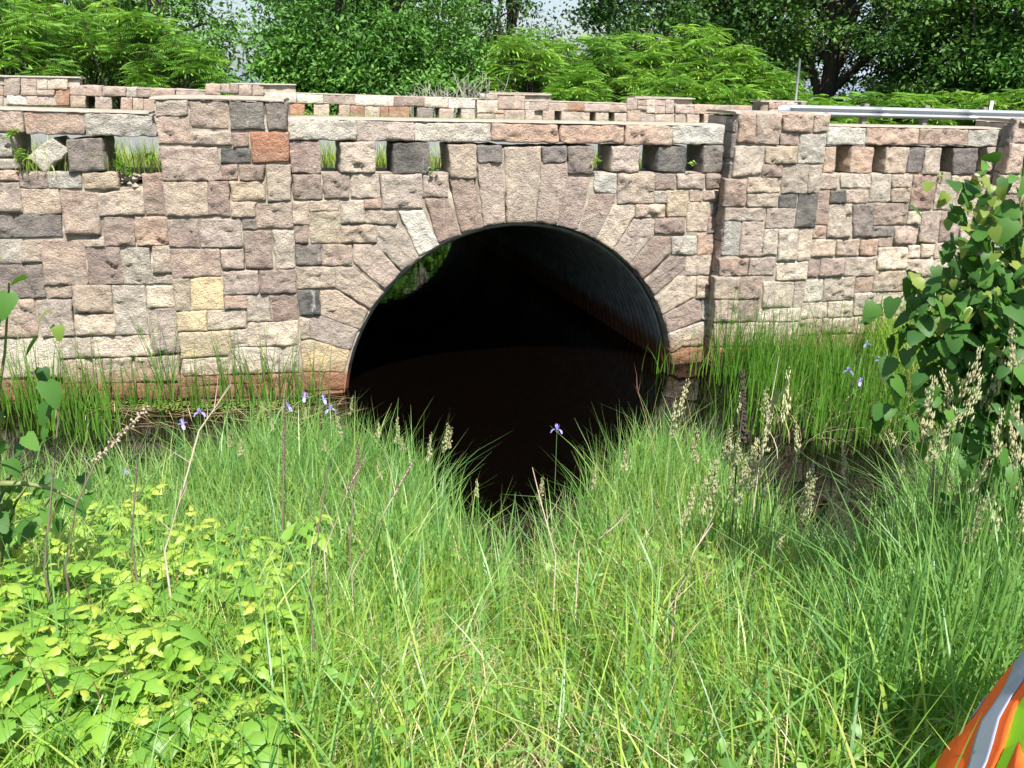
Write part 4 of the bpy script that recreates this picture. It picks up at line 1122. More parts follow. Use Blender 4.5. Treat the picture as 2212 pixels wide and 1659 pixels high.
# sedges standing in the water at the foot of the wall
P = []; H_ = []; W_ = []
def front(x): return 9.25+(x+2.5)*.14-(.17 if x < -3.7 else .30) if x < -2.4 else wall_y(x)-(.55 if 2.3 < x < 3.9 else .3)
def clump(cx, cy, n, h, sp=.09):
    cy = min(cy, front(cx))
    for i in range(n):
        P.append((cx+random.gauss(0, sp), cy+random.gauss(0, sp*.6), -.05)); H_.append(h*random.uniform(.5, 1.1)); W_.append(random.uniform(.007, .016))
for px, py, h in [(40, 830, .75), (130, 845, .8), (185, 840, .6), (265, 850, .55), (375, 858, .95), (430, 862, .5), (490, 868, .7), (525, 866, .75), (610, 862, .75), (690, 858, .55), (670, 858, .45), (320, 862, .5), (90, 850, .65), (345, 880, .5), (1500, 800, .6), (1535, 800, .85), (1590, 810, .6), (1650, 800, .95), (1420, 790, .45), (1555, 830, .5), (150, 850, .7), (230, 850, .75), (10, 840, .7), (300, 850, .45), (455, 860, .6), (560, 862, .55), (585, 860, .8), (640, 860, .65), (1620, 805, .8), (1680, 800, .9), (1710, 800, .7), (1570, 800, .9)]:
    q = at_z(px, py, 0); clump(q.x, q.y, 15, h*1.45)
for i in range(300):
    px = random.uniform(1590, 2240); py = random.triangular(740, 985, 800) if px < 1960 else random.uniform(720, 930); q = at_z(px, py, 0)
    if q.y > wall_y(q.x)-.25: q.y = wall_y(q.x)-.3
    if random.random() < .4+.6*float(vnoise(q.x, q.y, 2.7, 3)): clump(q.x, q.y, random.randint(8, 26), random.uniform(.5, 1.05), .15)
for i in range(34):
    px = random.uniform(-60, 260); py = random.uniform(830, 960); q = at_z(px, py, 0); clump(q.x, min(q.y, 8.75), 14, random.uniform(.3, .62), .12)
P = np.array(P); n = len(P); P[:, 2] = np.maximum(P[:, 2], ground_h(P[:, 0], P[:, 1])-.03)
tag(blades('reeds', P, np.array(H_), np.array(W_), np.abs(rng.normal(.14, .17, n)), rng.uniform(0, 6.28, n), M_REED, 4, np.clip(rng.normal(.5, .2, n), 0, 1)), 'dark upright sedges and reeds standing in the water along the wall', kind='stuff')
q = [at_z(random.uniform(1640, 2230), random.uniform(700, 900), .25) for _ in range(9000)]; x = np.array([c_.x for c_ in q]); y = np.minimum(np.array([c_.y for c_ in q]), 9.75+x*math.tan(R(WY))); z = ground_h(x, y); k = (z > .0) & (x > 3.0) & (rng.random(len(x)) < .2+vnoise(x, y, 3.1, 2)); x, y, z = x[k], y[k], z[k]; n = len(x)
tag(blades(MEADOW, np.stack([x, y, z-.02], -1), rng.uniform(.3, .85, n), rng.uniform(.006, .012, n), np.abs(rng.normal(.45, .3, n)), rng.uniform(0, 6.28, n), M_GRASSY, 4, np.clip(rng.normal(.4, .25, n), 0, 1)), 'bright arching grass below the right wing wall', kind='stuff')
q = [at_z(random.uniform(1620, 2150), random.triangular(800, 1000, 960), 0) for _ in range(260)]; n = len(q)
tag(blades('straw', np.array([(c_.x, c_.y, max(.0, float(ground_h(c_.x, c_.y)))) for c_ in q]), rng.uniform(.15, .5, n), rng.uniform(.004, .008, n), np.abs(rng.normal(.8, .4, n)), rng.uniform(0, 6.28, n), M_STRAW, 4), 'bent dead reeds at the edge of the right pool', kind='stuff')
# straw: old bent stalks among the green
x, y = sample(4200, 1.5, 7.2, far=.8); z = ground_h(x, y); k = (z > .0) & (rng.random(len(x)) < .25+.75*np.exp(-((x-.4)/.9)**2)); x, y, z = x[k], y[k], z[k]; n = len(x)
tag(blades('straw', np.stack([x, y, z+rng.uniform(0, .12, n)], -1), rng.uniform(.15, .45, n), rng.uniform(.003, .007, n), rng.uniform(.5, 1.5, n), rng.uniform(0, 6.28, n), M_STRAW, 4), 'pale dead straw lying among the green grass', kind='stuff')
# thatch patches of trampled dry stems
x = np.concatenate([rng.normal(.12, .13, 650), rng.normal(-.33, .10, 380), rng.normal(.9, .3, 350)]); y = np.concatenate([rng.normal(2.12, .10, 650), rng.normal(3.05, .14, 380), rng.normal(3.9, .3, 350)]); n = len(x); z = ground_h(x, y)
tag(blades('straw', np.stack([x, y, z+rng.uniform(0, .05, n)], -1), rng.uniform(.12, .32, n), rng.uniform(.003, .008, n), rng.uniform(.9, 1.6, n), rng.uniform(0, 6.28, n), M_STRAW, 3), 'trampled mat of tan straw and wood chips on the bank', kind='stuff')
# floating dead blades and duckweed along the left wall
q = [at_z(random.uniform(180, 740), random.gauss(885, 22), 0) for _ in range(200)]; n = len(q)
tag(blades('floating_straw', np.array([(v_.x, v_.y, .006+.01*random.random()) for v_ in q]), rng.uniform(.2, .55, n), rng.uniform(.005, .010, n), np.full(n, 1.55), rng.normal(.1, .7, n), M_STRAW, 3, np.clip(rng.normal(.2, .2, n), 0, 1), .05, flat=True), 'drowned yellow blades floating on the brown water', kind='stuff')
q = [at_z(random.gauss(random.choice([330, 420, 560]), 60), random.gauss(872, 9), 0) for _ in range(900)]; n = len(q)
V, F = scatter(np.array([[0, -.5, 0], [.6, -.4, 0], [.8, .3, 0], [.1, .5, 0]]), np.array([[0, 1, 2, 3]]), np.array([(v_.x, v_.y, .005+.003*random.random()) for v_ in q]), rng.uniform(0, 6.28, n), np.zeros(n), np.zeros(n), rng.uniform(.012, .03, n))
tag(link('duckweed', np_mesh('duckweed', V, F, M_WEED, np.full(len(V), .95))), 'yellow green duckweed floating beside the left wall', kind='stuff')
# small broad leaves low in the grass
OV = (np.array([[0, 0, 0], [.3, .26, .03], [.65, .24, -.01], [1, 0, -.10], [.65, -.24, -.01], [.3, -.26, .03], [.5, 0, .05]]), np.array([[0, 1, 6], [1, 2, 6], [2, 3, 6], [3, 4, 6], [4, 5, 6], [5, 0, 6]]))
x, y = sample(7500, 1.6, 6.4, far=.8); z = ground_h(x, y); k = z > .05; x, y, z = x[k], y[k], z[k]; n = len(x)
V, F = scatter(OV[0], OV[1], np.stack([x, y, z+rng.uniform(.03, .34, n)], -1), rng.uniform(0, 6.28, n), rng.normal(.05, .4, n), rng.normal(0, .4, n), rng.uniform(.02, .065, n))
tag(link('weeds', np_mesh('weeds', V, F, M_WEED, np.repeat(np.clip(rng.normal(.6, .2, n), 0, 1), 7))), 'small broad weed leaves low among the grass', kind='stuff')
# verge grass on both sides of the road
x = []; 
for side, n0, n1, cnt in ((0, -.05, 1.3, 9000), (1, 9.2, 10.7, 12000)):
    u = rng.uniform(-11, 12, cnt); nn = rng.uniform(n0, n1, cnt); X_ = 0+du.x*u+dn.x*nn; Y_ = 21.5+du.y*u+dn.y*nn; Z_ = 2.30-.016*u+.03; c_ = cnt
    dens = vnoise(u*.8, nn, 1, 3) > (.35 if side == 0 else .1); X_, Y_, Z_ = X_[dens], Y_[dens], Z_[dens]; c_ = len(X_)
    tag(blades('grass', np.stack([X_, Y_, Z_], -1), rng.uniform(.12, .42 if side else .36, c_), rng.uniform(.005, .012, c_), np.abs(rng.normal(.4, .25, c_)), rng.uniform(0, 6.28, c_), M_GRASSY, 3), 'rough grass on the verge '+('beside the near parapet' if side else 'along the far parapet'), kind='stuff')

# ------------------------------------------------------------------ plants with leaves one can pick apart
def leaf_mesh(name, L, W, mat, tip=1.35, cup=.10, droop=.22, nx=5, serr=0, heart=0):
    """one blade: folded along the midrib, drooping to a pointed tip"""
    V = []; F = []
    for i in range(nx+1):
        t = i/nx; wd = W*.5*(math.sin(math.pi*min(1, t**.62))*(1.12-.35*t) if not heart else (1-t)**.52*min(1, (t*5+.5))*(1+.12*math.sin(math.pi*t)))
        if i == nx: wd = .001
        sgn = serr*(1 if i % 2 else -1)*W*.03; back = -heart*L*.13 if i == 0 else 0
        z = -droop*L*t*t
        V += [(t*L+back, wd+sgn, z+cup*wd), (t*L, 0, z), (t*L+back, -wd-sgn, z+cup*wd)]
    for i in range(nx):
        b = i*3; F += [[b, b+3, b+4, b+1], [b+1, b+4, b+5, b+2]]
    return V, F
def leaf_material_veined(name, c1, c2, trans=.35):
    m = leaf_mat(name, [c1, c2], trans, .4); return m
M_RASP = leaf_mat('raspberry_leaf', [(.12, .27, .035), (.22, .40, .05), (.33, .48, .075)], .38, .45)
M_RASPY = leaf_mat('young_raspberry_leaf', [(.30, .44, .055), (.42, .47, .08)], .4, .45)
M_LIND = leaf_mat('basswood_leaf', [(0.033, 0.099, 0.022), (0.063, 0.162, 0.030), (0.112, 0.247, 0.042)], .4, .5, None, .28)
M_LINDY = leaf_mat('young_basswood_leaf', [(.17, .26, .04), (.27, .32, .07)], .45, .4)
M_CANE = simple('green_cane', (.16, .19, .06), .7, 0, .25, 20); M_RED = simple('reddish_cane', (.20, .10, .06), .7, 0, .25, 20)
def set_tint(me, v):
    a = me.attributes.new('tint', 'FLOAT', 'POINT'); a.data.foreach_set('value', [v]*len(me.vertices))
def trif(scale, mat, tint, n=3):
    V = []; F = []
    for k, (a, off, s_) in enumerate([(0, .062, 1), (1.15, .034, .86), (-1.15, .034, .86), (1.35, .008, .8), (-1.35, .008, .8)][:n]):
        v, f = leaf_mesh('', .070*s_, .042*s_, None, cup=-.35, droop=random.uniform(.35, .75), nx=6, serr=1.6); b = len(V); c_, s2 = math.cos(a), math.sin(a); ox = 0 if k else 0
        V += [(x*c_-y*s2+off, x*s2+y*c_, z-.02*(off*12)**2*.1) for x, y, z in v]; F += [[i+b for i in q] for q in f]
    b = len(V); V += [(-.02, .0015, 0), (-.02, -.0015, 0), (.064, -.001, .001), (.064, .001, .001)]; F.append([b, b+1, b+2, b+3])
    me = py_mesh('leaf', [(x*scale, y*scale, z*scale) for x, y, z in V], F, mat, True); set_tint(me, tint); return me
RASP = [trif(s_, M_RASP, t_, n) for s_, t_, n in ((1.1, .05, 3), (1.2, .35, 5), (.95, .6, 3), (1.25, .2, 5), (1.05, .85, 5), (1.15, .5, 3), (.9, 1.0, 3))]
RASPY = [trif(.75, M_RASPY, t_, 3) for t_ in (.2, .8)]
def put(name, me, parent, loc, az, pitch, roll=0, s_=1):
    o = bpy.data.objects.new(name, me); COL.objects.link(o); o.parent = parent; o.location = loc; o.rotation_euler = (roll, -pitch, az); o.scale = (s_, s_, s_); return o
stem_me = {}
def cane_mesh(i):
    if i not in stem_me:
        mb = MB(); mb.tube([(0, 0, -.05), (.01, .005, .15), (.0, .015, .30), (.02, .02, .42)], [.0035, .003, .0025, .0015], 5); stem_me[i] = py_mesh('stem', mb.V, mb.F, M_RED if i else M_CANE)
    return stem_me[i]
def raspberry(x, y, s_=1.0, nl=9):
    root = empty('raspberry_plant', (x, y, float(ground_h(x, y))), random.uniform(0, 6.28)); tag(root, 'yellow green raspberry cane in the leafy patch at the lower left', 'plant', 'raspberry canes in the lower left patch')
    put('stem', cane_mesh(random.random() < .4), root, (0, 0, 0), 0, 0, 0, s_)
    for k in range(nl):
        t = .3+.7*k/(nl-1); a = k*2.4+random.uniform(-.3, .3); young = k >= nl-1 or (k == nl-2 and random.random() < .4)
        put('leaf', random.choice(RASPY if young else RASP), root, (.02*t+.012*math.cos(a), .02*t+.012*math.sin(a), .42*t*s_), a, random.uniform(.3, .9) if young else random.uniform(-.35, .35), random.uniform(-.3, .3), s_*random.uniform(.8, 1.2)*(1.15 if not young else 1))
for i in range(190):
    y = random.uniform(2.05, 4.6); lo = -.70*y-.1; hi = -.28*y+.10*math.sin(y*5) if y > 2.6 else -.36*y
    x = lo+(hi-lo)*random.random()**1.1; raspberry(x, y, random.uniform(.55, 1.2), random.randint(10, 14))
for px, py, z_ in [(640, 1640, 0), (1240, 1545, 0), (1205, 1500, 0), (1000, 1560, 0), (960, 1430, 0), (1380, 1480, 0), (2085, 1560, 0), (1900, 1540, 0), (2030, 1480, 0), (1500, 1250, 0)]:
    q = at_z(px, py, 1.1 if py > 1400 else .75)
    root_l = 'small bramble seedling alone in the grass'
    raspberry(q.x, q.y, random.uniform(.5, .75), 6); o = [o for o in COL.objects if o.name.startswith('raspberry_plant')][-1]; 
    for o in (bpy.data.objects[sorted([o.name for o in bpy.data.objects if o.name.startswith('raspberry_plant')])[-1]],): o['label'] = 'small bramble sprout scattered in the grass of the middle and right'; o['group'] = 'bramble sprouts scattered in the grass'
# basswood saplings with heart shaped leaves
def heart(L, mat, tint):
    V, F = leaf_mesh('', L, L*.88, None, cup=random.uniform(-.2, .2), droop=random.uniform(.15, .45), nx=10, heart=1, serr=.6); me = py_mesh('leaf', V, F, mat, True); set_tint(me, tint); return me
LIND = [heart(.105, M_LIND, .2), heart(.12, M_LIND, .5), heart(.095, M_LIND, .8), heart(.11, M_LIND, .4)]; LINDY = [heart(.075, M_LINDY, .2), heart(.085, M_LINDY, .8), heart(.09, M_LINDY, .5)]
def sapling(label, base, tips, seed, leaves_per=9, spread=.16, young=.15):
    random.seed(seed); root = empty('basswood_sapling', base); tag(root, label, 'sapling'); mb = MB(); b = Vector(base)
    main = None; tw = []
    for q, yg in tips:
        q = Vector(q)-b; pts = limb(mb, (0, 0, -.05) if main is None else main[random.randint(1, 4)], q, .014, .003, 6, .08, .05); main = main or pts; tw.append((pts, yg))
    mb.build('branch', M_CANE, root, True)
    for pts, yg in tw:
        for k in range(leaves_per):
            t = random.uniform(.45, 1.0); i = min(len(pts)-2, int(t*(len(pts)-1))); p_ = pts[i].lerp(pts[i+1], t*(len(pts)-1)-i)
            p_ = p_+Vector((random.gauss(0, spread), random.gauss(0, spread), random.gauss(0, spread*.7)))*(.6 if t > .9 else 1)
            y_ = random.random() < (yg if t > .8 else yg*.3)
            put('leaf', random.choice(LINDY if y_ else LIND), root, p_, random.gauss(-1.6, 1.0), random.uniform(-1.15, -.1), random.gauss(0, .4), random.uniform(.42, .85))
tips = [(at(2180, 560, 3.35), .3), (at(2150, 420, 3.3), .5), (at(2210, 350, 3.2), .4), (at(2100, 470, 3.4), .5), (at(2060, 560, 3.4), .5), (at(2030, 620, 3.4), .4), (at(2000, 660, 3.35), .3), (at(2080, 640, 3.3), .1), (at(2150, 650, 3.2), .05), (at(2130, 740, 3.3), 0), (at(2060, 720, 3.4), 0), (at(2240, 600, 3.3), .1), (at(2020, 850, 3.3), .1), (at(2250, 460, 3.3), .2), (at(2300, 500, 3.4), .2), (at(2320, 650, 3.4), .1), (at(2190, 480, 3.4), .1), (at(2110, 560, 3.5), .1), (at(2100, 690, 3.45), 0), (at(2215, 650, 3.6), 0), (at(2170, 700, 3.5), 0)]
sapling('dark leaved basswood sapling leaning in front of the right wing wall', (2.35, 3.15, float(ground_h(2.35, 3.15))), [(q_+Vector((0, 0, .02)) if i_ not in (13, 14) else q_, g_) for i_, (q_, g_) in enumerate(tips)], 5, 74, .12)
tips = [(at(20, 610, 3.0), .9), (at(-30, 500, 3.0), .8), (at(-60, 640, 3.0), .5), (at(-20, 880, 3.1), 0), (at(10, 900, 3.0), 0), (at(40, 990, 3.4), 0), (at(90, 1000, 3.5), .0), (at(-30, 760, 3.1), .1), (at(30, 1060, 3.5), 0), (at(110, 1075, 3.5), .1), (at(170, 1085, 3.5), .3), (at(-90, 560, 3.0), .2), (at(60, 1120, 3.4), 0)]
sapling('basswood sapling at the left edge with broad leaves hanging over the bank', (-2.3, 3.2, float(ground_h(-2.3, 3.2))), tips, 9, 7, .10)
random.seed(21)
# irises
M_IRIS = simple('iris_petal', (.30, .24, .62), .6, 0, .2, 60); M_STEM = simple('flower_stem', (.09, .18, .04), .6, 0, .2, 20)
def iris_proto():
    V = []; F = []
    for k in range(3):
        a = k*2.094
        for rad, zz_, w0 in (((0, .0), (.02, .012), (.038, .002), (.045, -.018)), None, None) and [(None, None, None)]:
            prof_ = [(0, 0, .006), (.018, .012, .016), (.036, .004, .026), (.048, -.018, .016)]; b = len(V)
            for r_, z, wd in prof_:
                for s_ in (-1, 1): V.append((r_*math.cos(a)-s_*wd/2*math.sin(a), r_*math.sin(a)+s_*wd/2*math.cos(a), z))
            F += [[b+2*i, b+2*i+1, b+2*i+3, b+2*i+2] for i in range(3)]
            a2 = a+1.047; b = len(V)
            for r_, z, wd in [(0, 0, .005), (.010, .018, .012), (.016, .036, .014), (.012, .05, .004)]:
                for s_ in (-1, 1): V.append((r_*math.cos(a2)-s_*wd/2*math.sin(a2), r_*math.sin(a2)+s_*wd/2*math.cos(a2), z))
            F += [[b+2*i, b+2*i+1, b+2*i+3, b+2*i+2] for i in range(3)]
    return py_mesh('petals', V, F, M_IRIS, True)
IRIS = iris_proto()
_mb = MB(); _mb.tube([(0, 0, -.75), (.015, 0, -.4), (.0, .0, -.03), (0, 0, .004)], [.004, .0035, .003, .006], 5); IRST = py_mesh('stem', _mb.V, _mb.F, M_STEM)
LI = [(395, 918, 'lower left bloom of the pair above the dark pool at the left'), (432, 893, 'upper right bloom of the pair above the dark pool at the left'), (622, 880, 'leftmost of the four blooms beside the left foot of the arch'), (658, 860, 'topmost of the four blooms beside the left foot of the arch'), (700, 865, 'third of the four blooms beside the left foot of the arch'), (713, 886, 'lowest of the four blooms beside the left foot of the arch'), (268, 1018, 'bloom beside the bare dead stem at the left'), (315, 1055, 'bloom just above the broad leaves at the left'), (1203, 930, 'lone bloom standing in front of the dark culvert'),
      (1872, 745, 'topmost bloom among the reeds at the right'), (1833, 803, 'leftmost bloom among the reeds at the right'), (1857, 827, 'small low bloom among the reeds at the right'), (1975, 750, 'bloom beside the basswood leaves'), (1944, 832, 'lowest bloom left of the basswood sapling'), (2005, 762, 'bloom nearest to the basswood leaves'), (1900, 780, 'left bloom of the dense cluster among the reeds'), (1916, 775, 'upper bloom of the dense cluster among the reeds'), (1912, 795, 'lower bloom of the dense cluster among the reeds')]
for px, py, ds in LI:
    q = at_z(px, py, .62 if px < 1300 else .55)
    root = empty('iris', q, random.uniform(0, 6)); tag(root, 'violet iris, '+ds, 'iris', 'violet irises'); put('petals', IRIS, root, (0, 0, 0), 0, random.uniform(-.3, .3), 0, 1.2); put('stem', IRST, root, (0, 0, 0), 0, 0)
# orchard grass seed heads
M_SEED = simple('seed_head', (.40, .38, .21), .8, 0, .25, 60)
def seed_head(sd, L=.13, n=12, spread=.02):
    random.seed(sd); V = []; F = []
    for k in range(n):
        t = k/(n-1); a = random.uniform(0, 6.28); r_ = spread*(1-t*.85)*random.uniform(.3, 1.2); c_ = (r_*math.cos(a), r_*math.sin(a), L*t)
        for q in range(3):
            b = len(V); x, y, z = c_[0]+random.gauss(0, .004), c_[1]+random.gauss(0, .004), c_[2]+random.gauss(0, .004); s_ = random.uniform(.7, 1.2)*(1.1-.5*t)
            V += [(x, y, z-.007*s_), (x+.0032*s_, y, z), (x, y+.0032*s_, z), (x-.0032*s_, y, z), (x, y-.0032*s_, z), (x*1.1, y*1.1, z+.011*s_)]
            F += [[b, b+2, b+1], [b, b+3, b+2], [b, b+4, b+3], [b, b+1, b+4], [b+5, b+1, b+2], [b+5, b+2, b+3], [b+5, b+3, b+4], [b+5, b+4, b+1]]
    return py_mesh('seed_head', V, F, M_SEED)
SEEDS = [seed_head(1, .12, 24, .015), seed_head(2, .15, 30, .018), seed_head(3, .10, 20, .012), seed_head(4, .14, 26, .011)]
_mb = MB(); _mb.tube([(0, 0, -1.0), (.01, .01, -.6), (0, 0, -.1), (0, 0, .12)], [.0028, .0025, .0018, .001], 4); SSTEM = py_mesh('stalk', _mb.V, _mb.F, M_STEM)
random.seed(33)
def seeded(px, py, depth, s_=1, lab=0):
    q = at(px, py, depth); root = empty('grass_stalk', q, random.uniform(0, 6)); L_ = ['cream grass seed head in the tall stand below the basswood sapling', 'cream grass seed head in the group left of the dark right pool', 'cream seed head rising alone from the grass before the culvert and left wall', 'cream seed head of orchard grass in front of the dark pool at the right']
    tag(root, L_[lab], 'grass stalk', ['seed heads below the basswood', 'seed heads left of the right pool', 'seed heads in the middle grass', 'seed heads before the right pool'][lab])
    tl = random.gauss(0, .16); put('seed_head', random.choice(SEEDS), root, (0, 0, 0), 0, tl, random.gauss(0, .16), s_*random.uniform(1.15, 1.7)); put('stalk', SSTEM, root, (0, 0, 0), 0, tl*.3, 0, 1)
for px, py in [(2130, 790), (2165, 760), (2190, 730), (2205, 770), (2150, 850), (2120, 880), (2095, 900), (2180, 870), (2200, 850), (2075, 930), (2110, 960), (2140, 930), (2170, 950), (2195, 940), (2050, 970), (2090, 1010), (2130, 1020), (2060, 900), (2160, 1000), (2200, 1010), (2080, 860), (2185, 800), (2145, 985), (2210, 900), (2035, 1050), (2100, 1060), (2175, 1050), (2120, 1110), (2060, 1120), (2190, 1110), (2150, 1150), (2205, 1170), (2090, 1180), (2015, 990), (2000, 930), (2195, 690), (2172, 705), (2140, 820), (2208, 960)]:
    seeded(px+random.uniform(-8, 8), py, random.uniform(3.1, 4.0), 1.1, 0)
for px, py in [(1655, 895), (1665, 920), (1690, 905), (1560, 990), (1580, 1010), (1600, 1000), (1620, 1015), (1590, 1050), (1610, 1040), (1540, 1060), (1520, 1080), (1630, 1060), (1570, 1075), (1640, 1000), (1480, 1130), (1530, 1110), (1600, 1090), (1650, 1070), (1500, 1000), (1450, 940), (1600, 890), (1465, 905), (1475, 1160)]:
    seeded(px+random.uniform(-8, 8), py, random.uniform(4.6, 5.6), 1.15, 1)
for px, py in [(757, 870), (815, 920), (960, 950), (970, 940), (870, 950), (1165, 1060), (1170, 1040), (500, 940), (660, 880), (735, 915), (520, 960), (1280, 1030), (1030, 1050), (820, 1010), (700, 950), (860, 930), (610, 940), (925, 970), (1300, 1090), (1350, 990), (590, 905)]:
    seeded(px, py+25, random.uniform(5.0, 5.8), .7, 2)
for px, py in [(1718, 1000), (1722, 970), (1737, 1120), (1790, 1130), (1820, 1150), (1830, 1045), (1950, 1020), (2015, 1070), (2020, 1100), (1970, 1160), (1900, 1170), (1745, 1100), (1840, 1190), (1680, 1190), (2040, 1090)]:
    seeded(px, py, random.uniform(3.9, 4.6), 1.0, 3)
# dead stalks
M_DEAD = simple('dead_stalk', (.13, .095, .07), .9, 0, .3, 20); M_DEADP = simple('pale_dead_stalk', (.36, .29, .22), .9, 0, .25, 20); M_MUL = simple('mullein_spike', (.075, .055, .04), .95, 0, .4, 30, .9, .02, 120)
def stalk(pts, label, mat, name='dead_stalk', r0=.005, branches=0, spike=None, group=None):
    pts = [Vector(q) for q in pts]; root = empty(name, pts[0]); tag(root, label, 'dead stalk', group); b = pts[0]; mb = MB(); loc = [q-b for q in pts]; ext = [loc[0]-Vector((0, 0, .5))]+loc
    mb.tube(ext, [r0*(1-.6*i/len(ext)) for i in range(len(ext))], 5)
    for k in range(branches):
        i = random.randrange(1, len(loc)); s_ = loc[i-1].lerp(loc[i], random.random()); e = s_+Vector((random.uniform(-.12, .12), random.uniform(-.08, .08), random.uniform(.08, .26))); mb.tube([s_, s_.lerp(e, .5)+Vector((.008, 0, 0)), e], [r0*.4, r0*.3, r0*.15], 4)
    mb.build('stem', mat, root, True)
    if spike:
        L, rr, m2, cnt = spike; mb = MB(); d_ = (loc[-1]-loc[-2]).normalized()
        for k in range(cnt):
            t = k/cnt; a = random.uniform(0, 6.28); c_ = loc[-1]-d_*L*(1-t); r_ = rr*(1-.4*t)*random.uniform(.6, 1.1); c_ = c_+Vector((math.cos(a)*r_, math.sin(a)*r_, random.gauss(0, .004))); s_ = rr*random.uniform(.45, .8)
            mb.add([c_+Vector(q)*s_ for q in ((0, 0, -1), (.8, 0, 0), (0, .8, 0), (-.8, 0, 0), (0, -.8, 0), (0, 0, 1.2))], [[0, 2, 1], [0, 3, 2], [0, 4, 3], [0, 1, 4], [5, 1, 2], [5, 2, 3], [5, 3, 4], [5, 4, 1]])
        mb.build('seed_spike', m2, root)
stalk([at(1583, 1120, 4.9), at(1592, 990, 4.95), at(1606, 870, 5.0), at(1605, 800, 5.0)], 'dead mullein stalk with a thick dark brown spike before the right pier', M_MUL, 'mullein', .008, 0, (.42, .016, M_MUL, 150))
stalk([at(610, 1140, 4.6), at(613, 1000, 4.7), at(617, 860, 4.75)], 'straight brown seed spike left of the culvert, tallest in the grass', M_DEAD, 'mullein', .006, 0, (.42, .010, M_DEAD, 90))
for pts, lb, mt, br, sp in [
    ([at(95, 1230, 3.3), at(110, 1080, 3.35), at(120, 960, 3.4), at(130, 860, 3.45)], 'grey dead stem at the left edge before the reeds', M_DEAD, 6, None),
    ([at(140, 1230, 3.2), at(165, 1090, 3.2), at(210, 990, 3.3), at(320, 880, 3.4)], 'bent dead stem with a ragged tan plume over the left pool', M_DEAD, 3, (.28, .011, M_DEADP, 60)),
    ([at(285, 1180, 3.5), at(290, 1080, 3.5), at(300, 960, 3.55)], 'thin dead stem in the middle of the left group', M_DEAD, 5, None),
    ([at(355, 1190, 3.3), at(395, 1060, 3.4), at(430, 930, 3.5), at(500, 830, 3.6)], 'long pale dead stem slanting across the left pool', M_DEADP, 8, None),
    ([at(670, 1290, 3.2), at(690, 1130, 3.3), at(710, 1000, 3.4)], 'dark bare stem in the grass below the left foot of the arch', M_DEAD, 2, None),
    ([at(700, 1190, 3.9), at(760, 1040, 4.1), at(790, 990, 4.2)], 'tan dock stem with a rusty plume below the left foot of the arch', M_DEADP, 2, (.2, .009, M_DEAD, 50)),
    ([at(755, 1180, 4.2), at(765, 1060, 4.3), at(775, 960, 4.4)], 'rusty brown dock spike standing upright left of the stream', M_DEAD, 2, (.22, .011, M_DEAD, 60)),
    ([at(760, 1240, 3.9), at(840, 1090, 4.1), at(893, 995, 4.3)], 'leaning dock spike whose brown head points to the culvert', M_DEADP, 1, (.24, .009, M_DEAD, 60)),
    ([at(1200, 1200, 4.4), at(1170, 1090, 4.6), at(1150, 1010, 4.7)], 'pale bare twig leaning over the stream mouth', M_DEADP, 2, None),
    ([at(1410, 960, 6.5), at(1395, 900, 6.6), at(1375, 835, 6.7)], 'reddish twig before the right side of the culvert', M_RED, 4, None),
    ([at(1640, 1000, 5.6), at(1660, 900, 5.8), at(1683, 770, 6.0)], 'long thin reddish straw leaning before the right pier', M_DEADP, 0, None),
    ([at(1250, 1190, 4.2), at(1300, 1160, 4.3), at(1360, 1110, 4.4)], 'pale broken stem lying across the grass right of the stream', M_DEADP, 3, None),
    ([at(1460, 1290, 3.6), at(1500, 1190, 3.7), at(1540, 1130, 3.8)], 'bleached stem in the thin grass left of the right pool', M_DEADP, 3, None)]:
    stalk(pts, lb, mt, branches=br, spike=sp)
# plants in the parapet gaps
def wall_plant(name, label, p_, n, L, mats, az0=-1.6, up=.5, s_=1.0):
    root = empty(name, p_); tag(root, label, 'plant')
    for k in range(n):
        a = az0+random.gauss(0, .9); put('leaf', random.choice(mats), root, (random.gauss(0, L*.5), random.gauss(0, .03), abs(random.gauss(0, L*.6))), a, random.gauss(up, .4), random.gauss(0, .4), s_*random.uniform(.7, 1.2))
def ovl(L, W, mat, t_):
    V, F = leaf_mesh('', L, W, None, cup=.15, droop=.3, nx=5); me = py_mesh('leaf', V, F, mat, True); set_tint(me, t_); return me
OVL = [ovl(.11, .045, M_WEED, .5), ovl(.14, .05, M_WEED, .7), ovl(.09, .04, M_WEED, .3)]; OVS = [ovl(.05, .03, M_WEED, .9), ovl(.04, .03, M_WEED, .7)]; VINE = [trif(.9, M_RASP, .3), trif(.8, M_RASP, .6)]
def on(g, px, py, h=0):
    f_ = FR[g]; d_ = at(px, py, 1)-Vector((0, 0, CAM_Z)); P0_ = f_(0, 0, h); t_ = (P0_-Vector((0, 0, CAM_Z))).dot(f_.n)/d_.dot(f_.n); return Vector((0, 0, CAM_Z))+d_*t_
root = wall_plant('vine', 'light green vine climbing in the leftmost parapet gap', on('A', 47, 345, .05), 12, .07, VINE); wall_plant('vine', 'upper tuft of the vine under the left coping', on('A', 45, 295, .05), 6, .05, VINE, up=.2)
wall_plant('plantain', 'broad leaved weed filling the large gap in the left parapet', on('A', 272, 372, -.08), 20, .12, OVL, s_=1.0); wall_plant('plantain', 'small weed beside the left pier in the large gap', on('A', 325, 345, -.1), 7, .05, OVL)
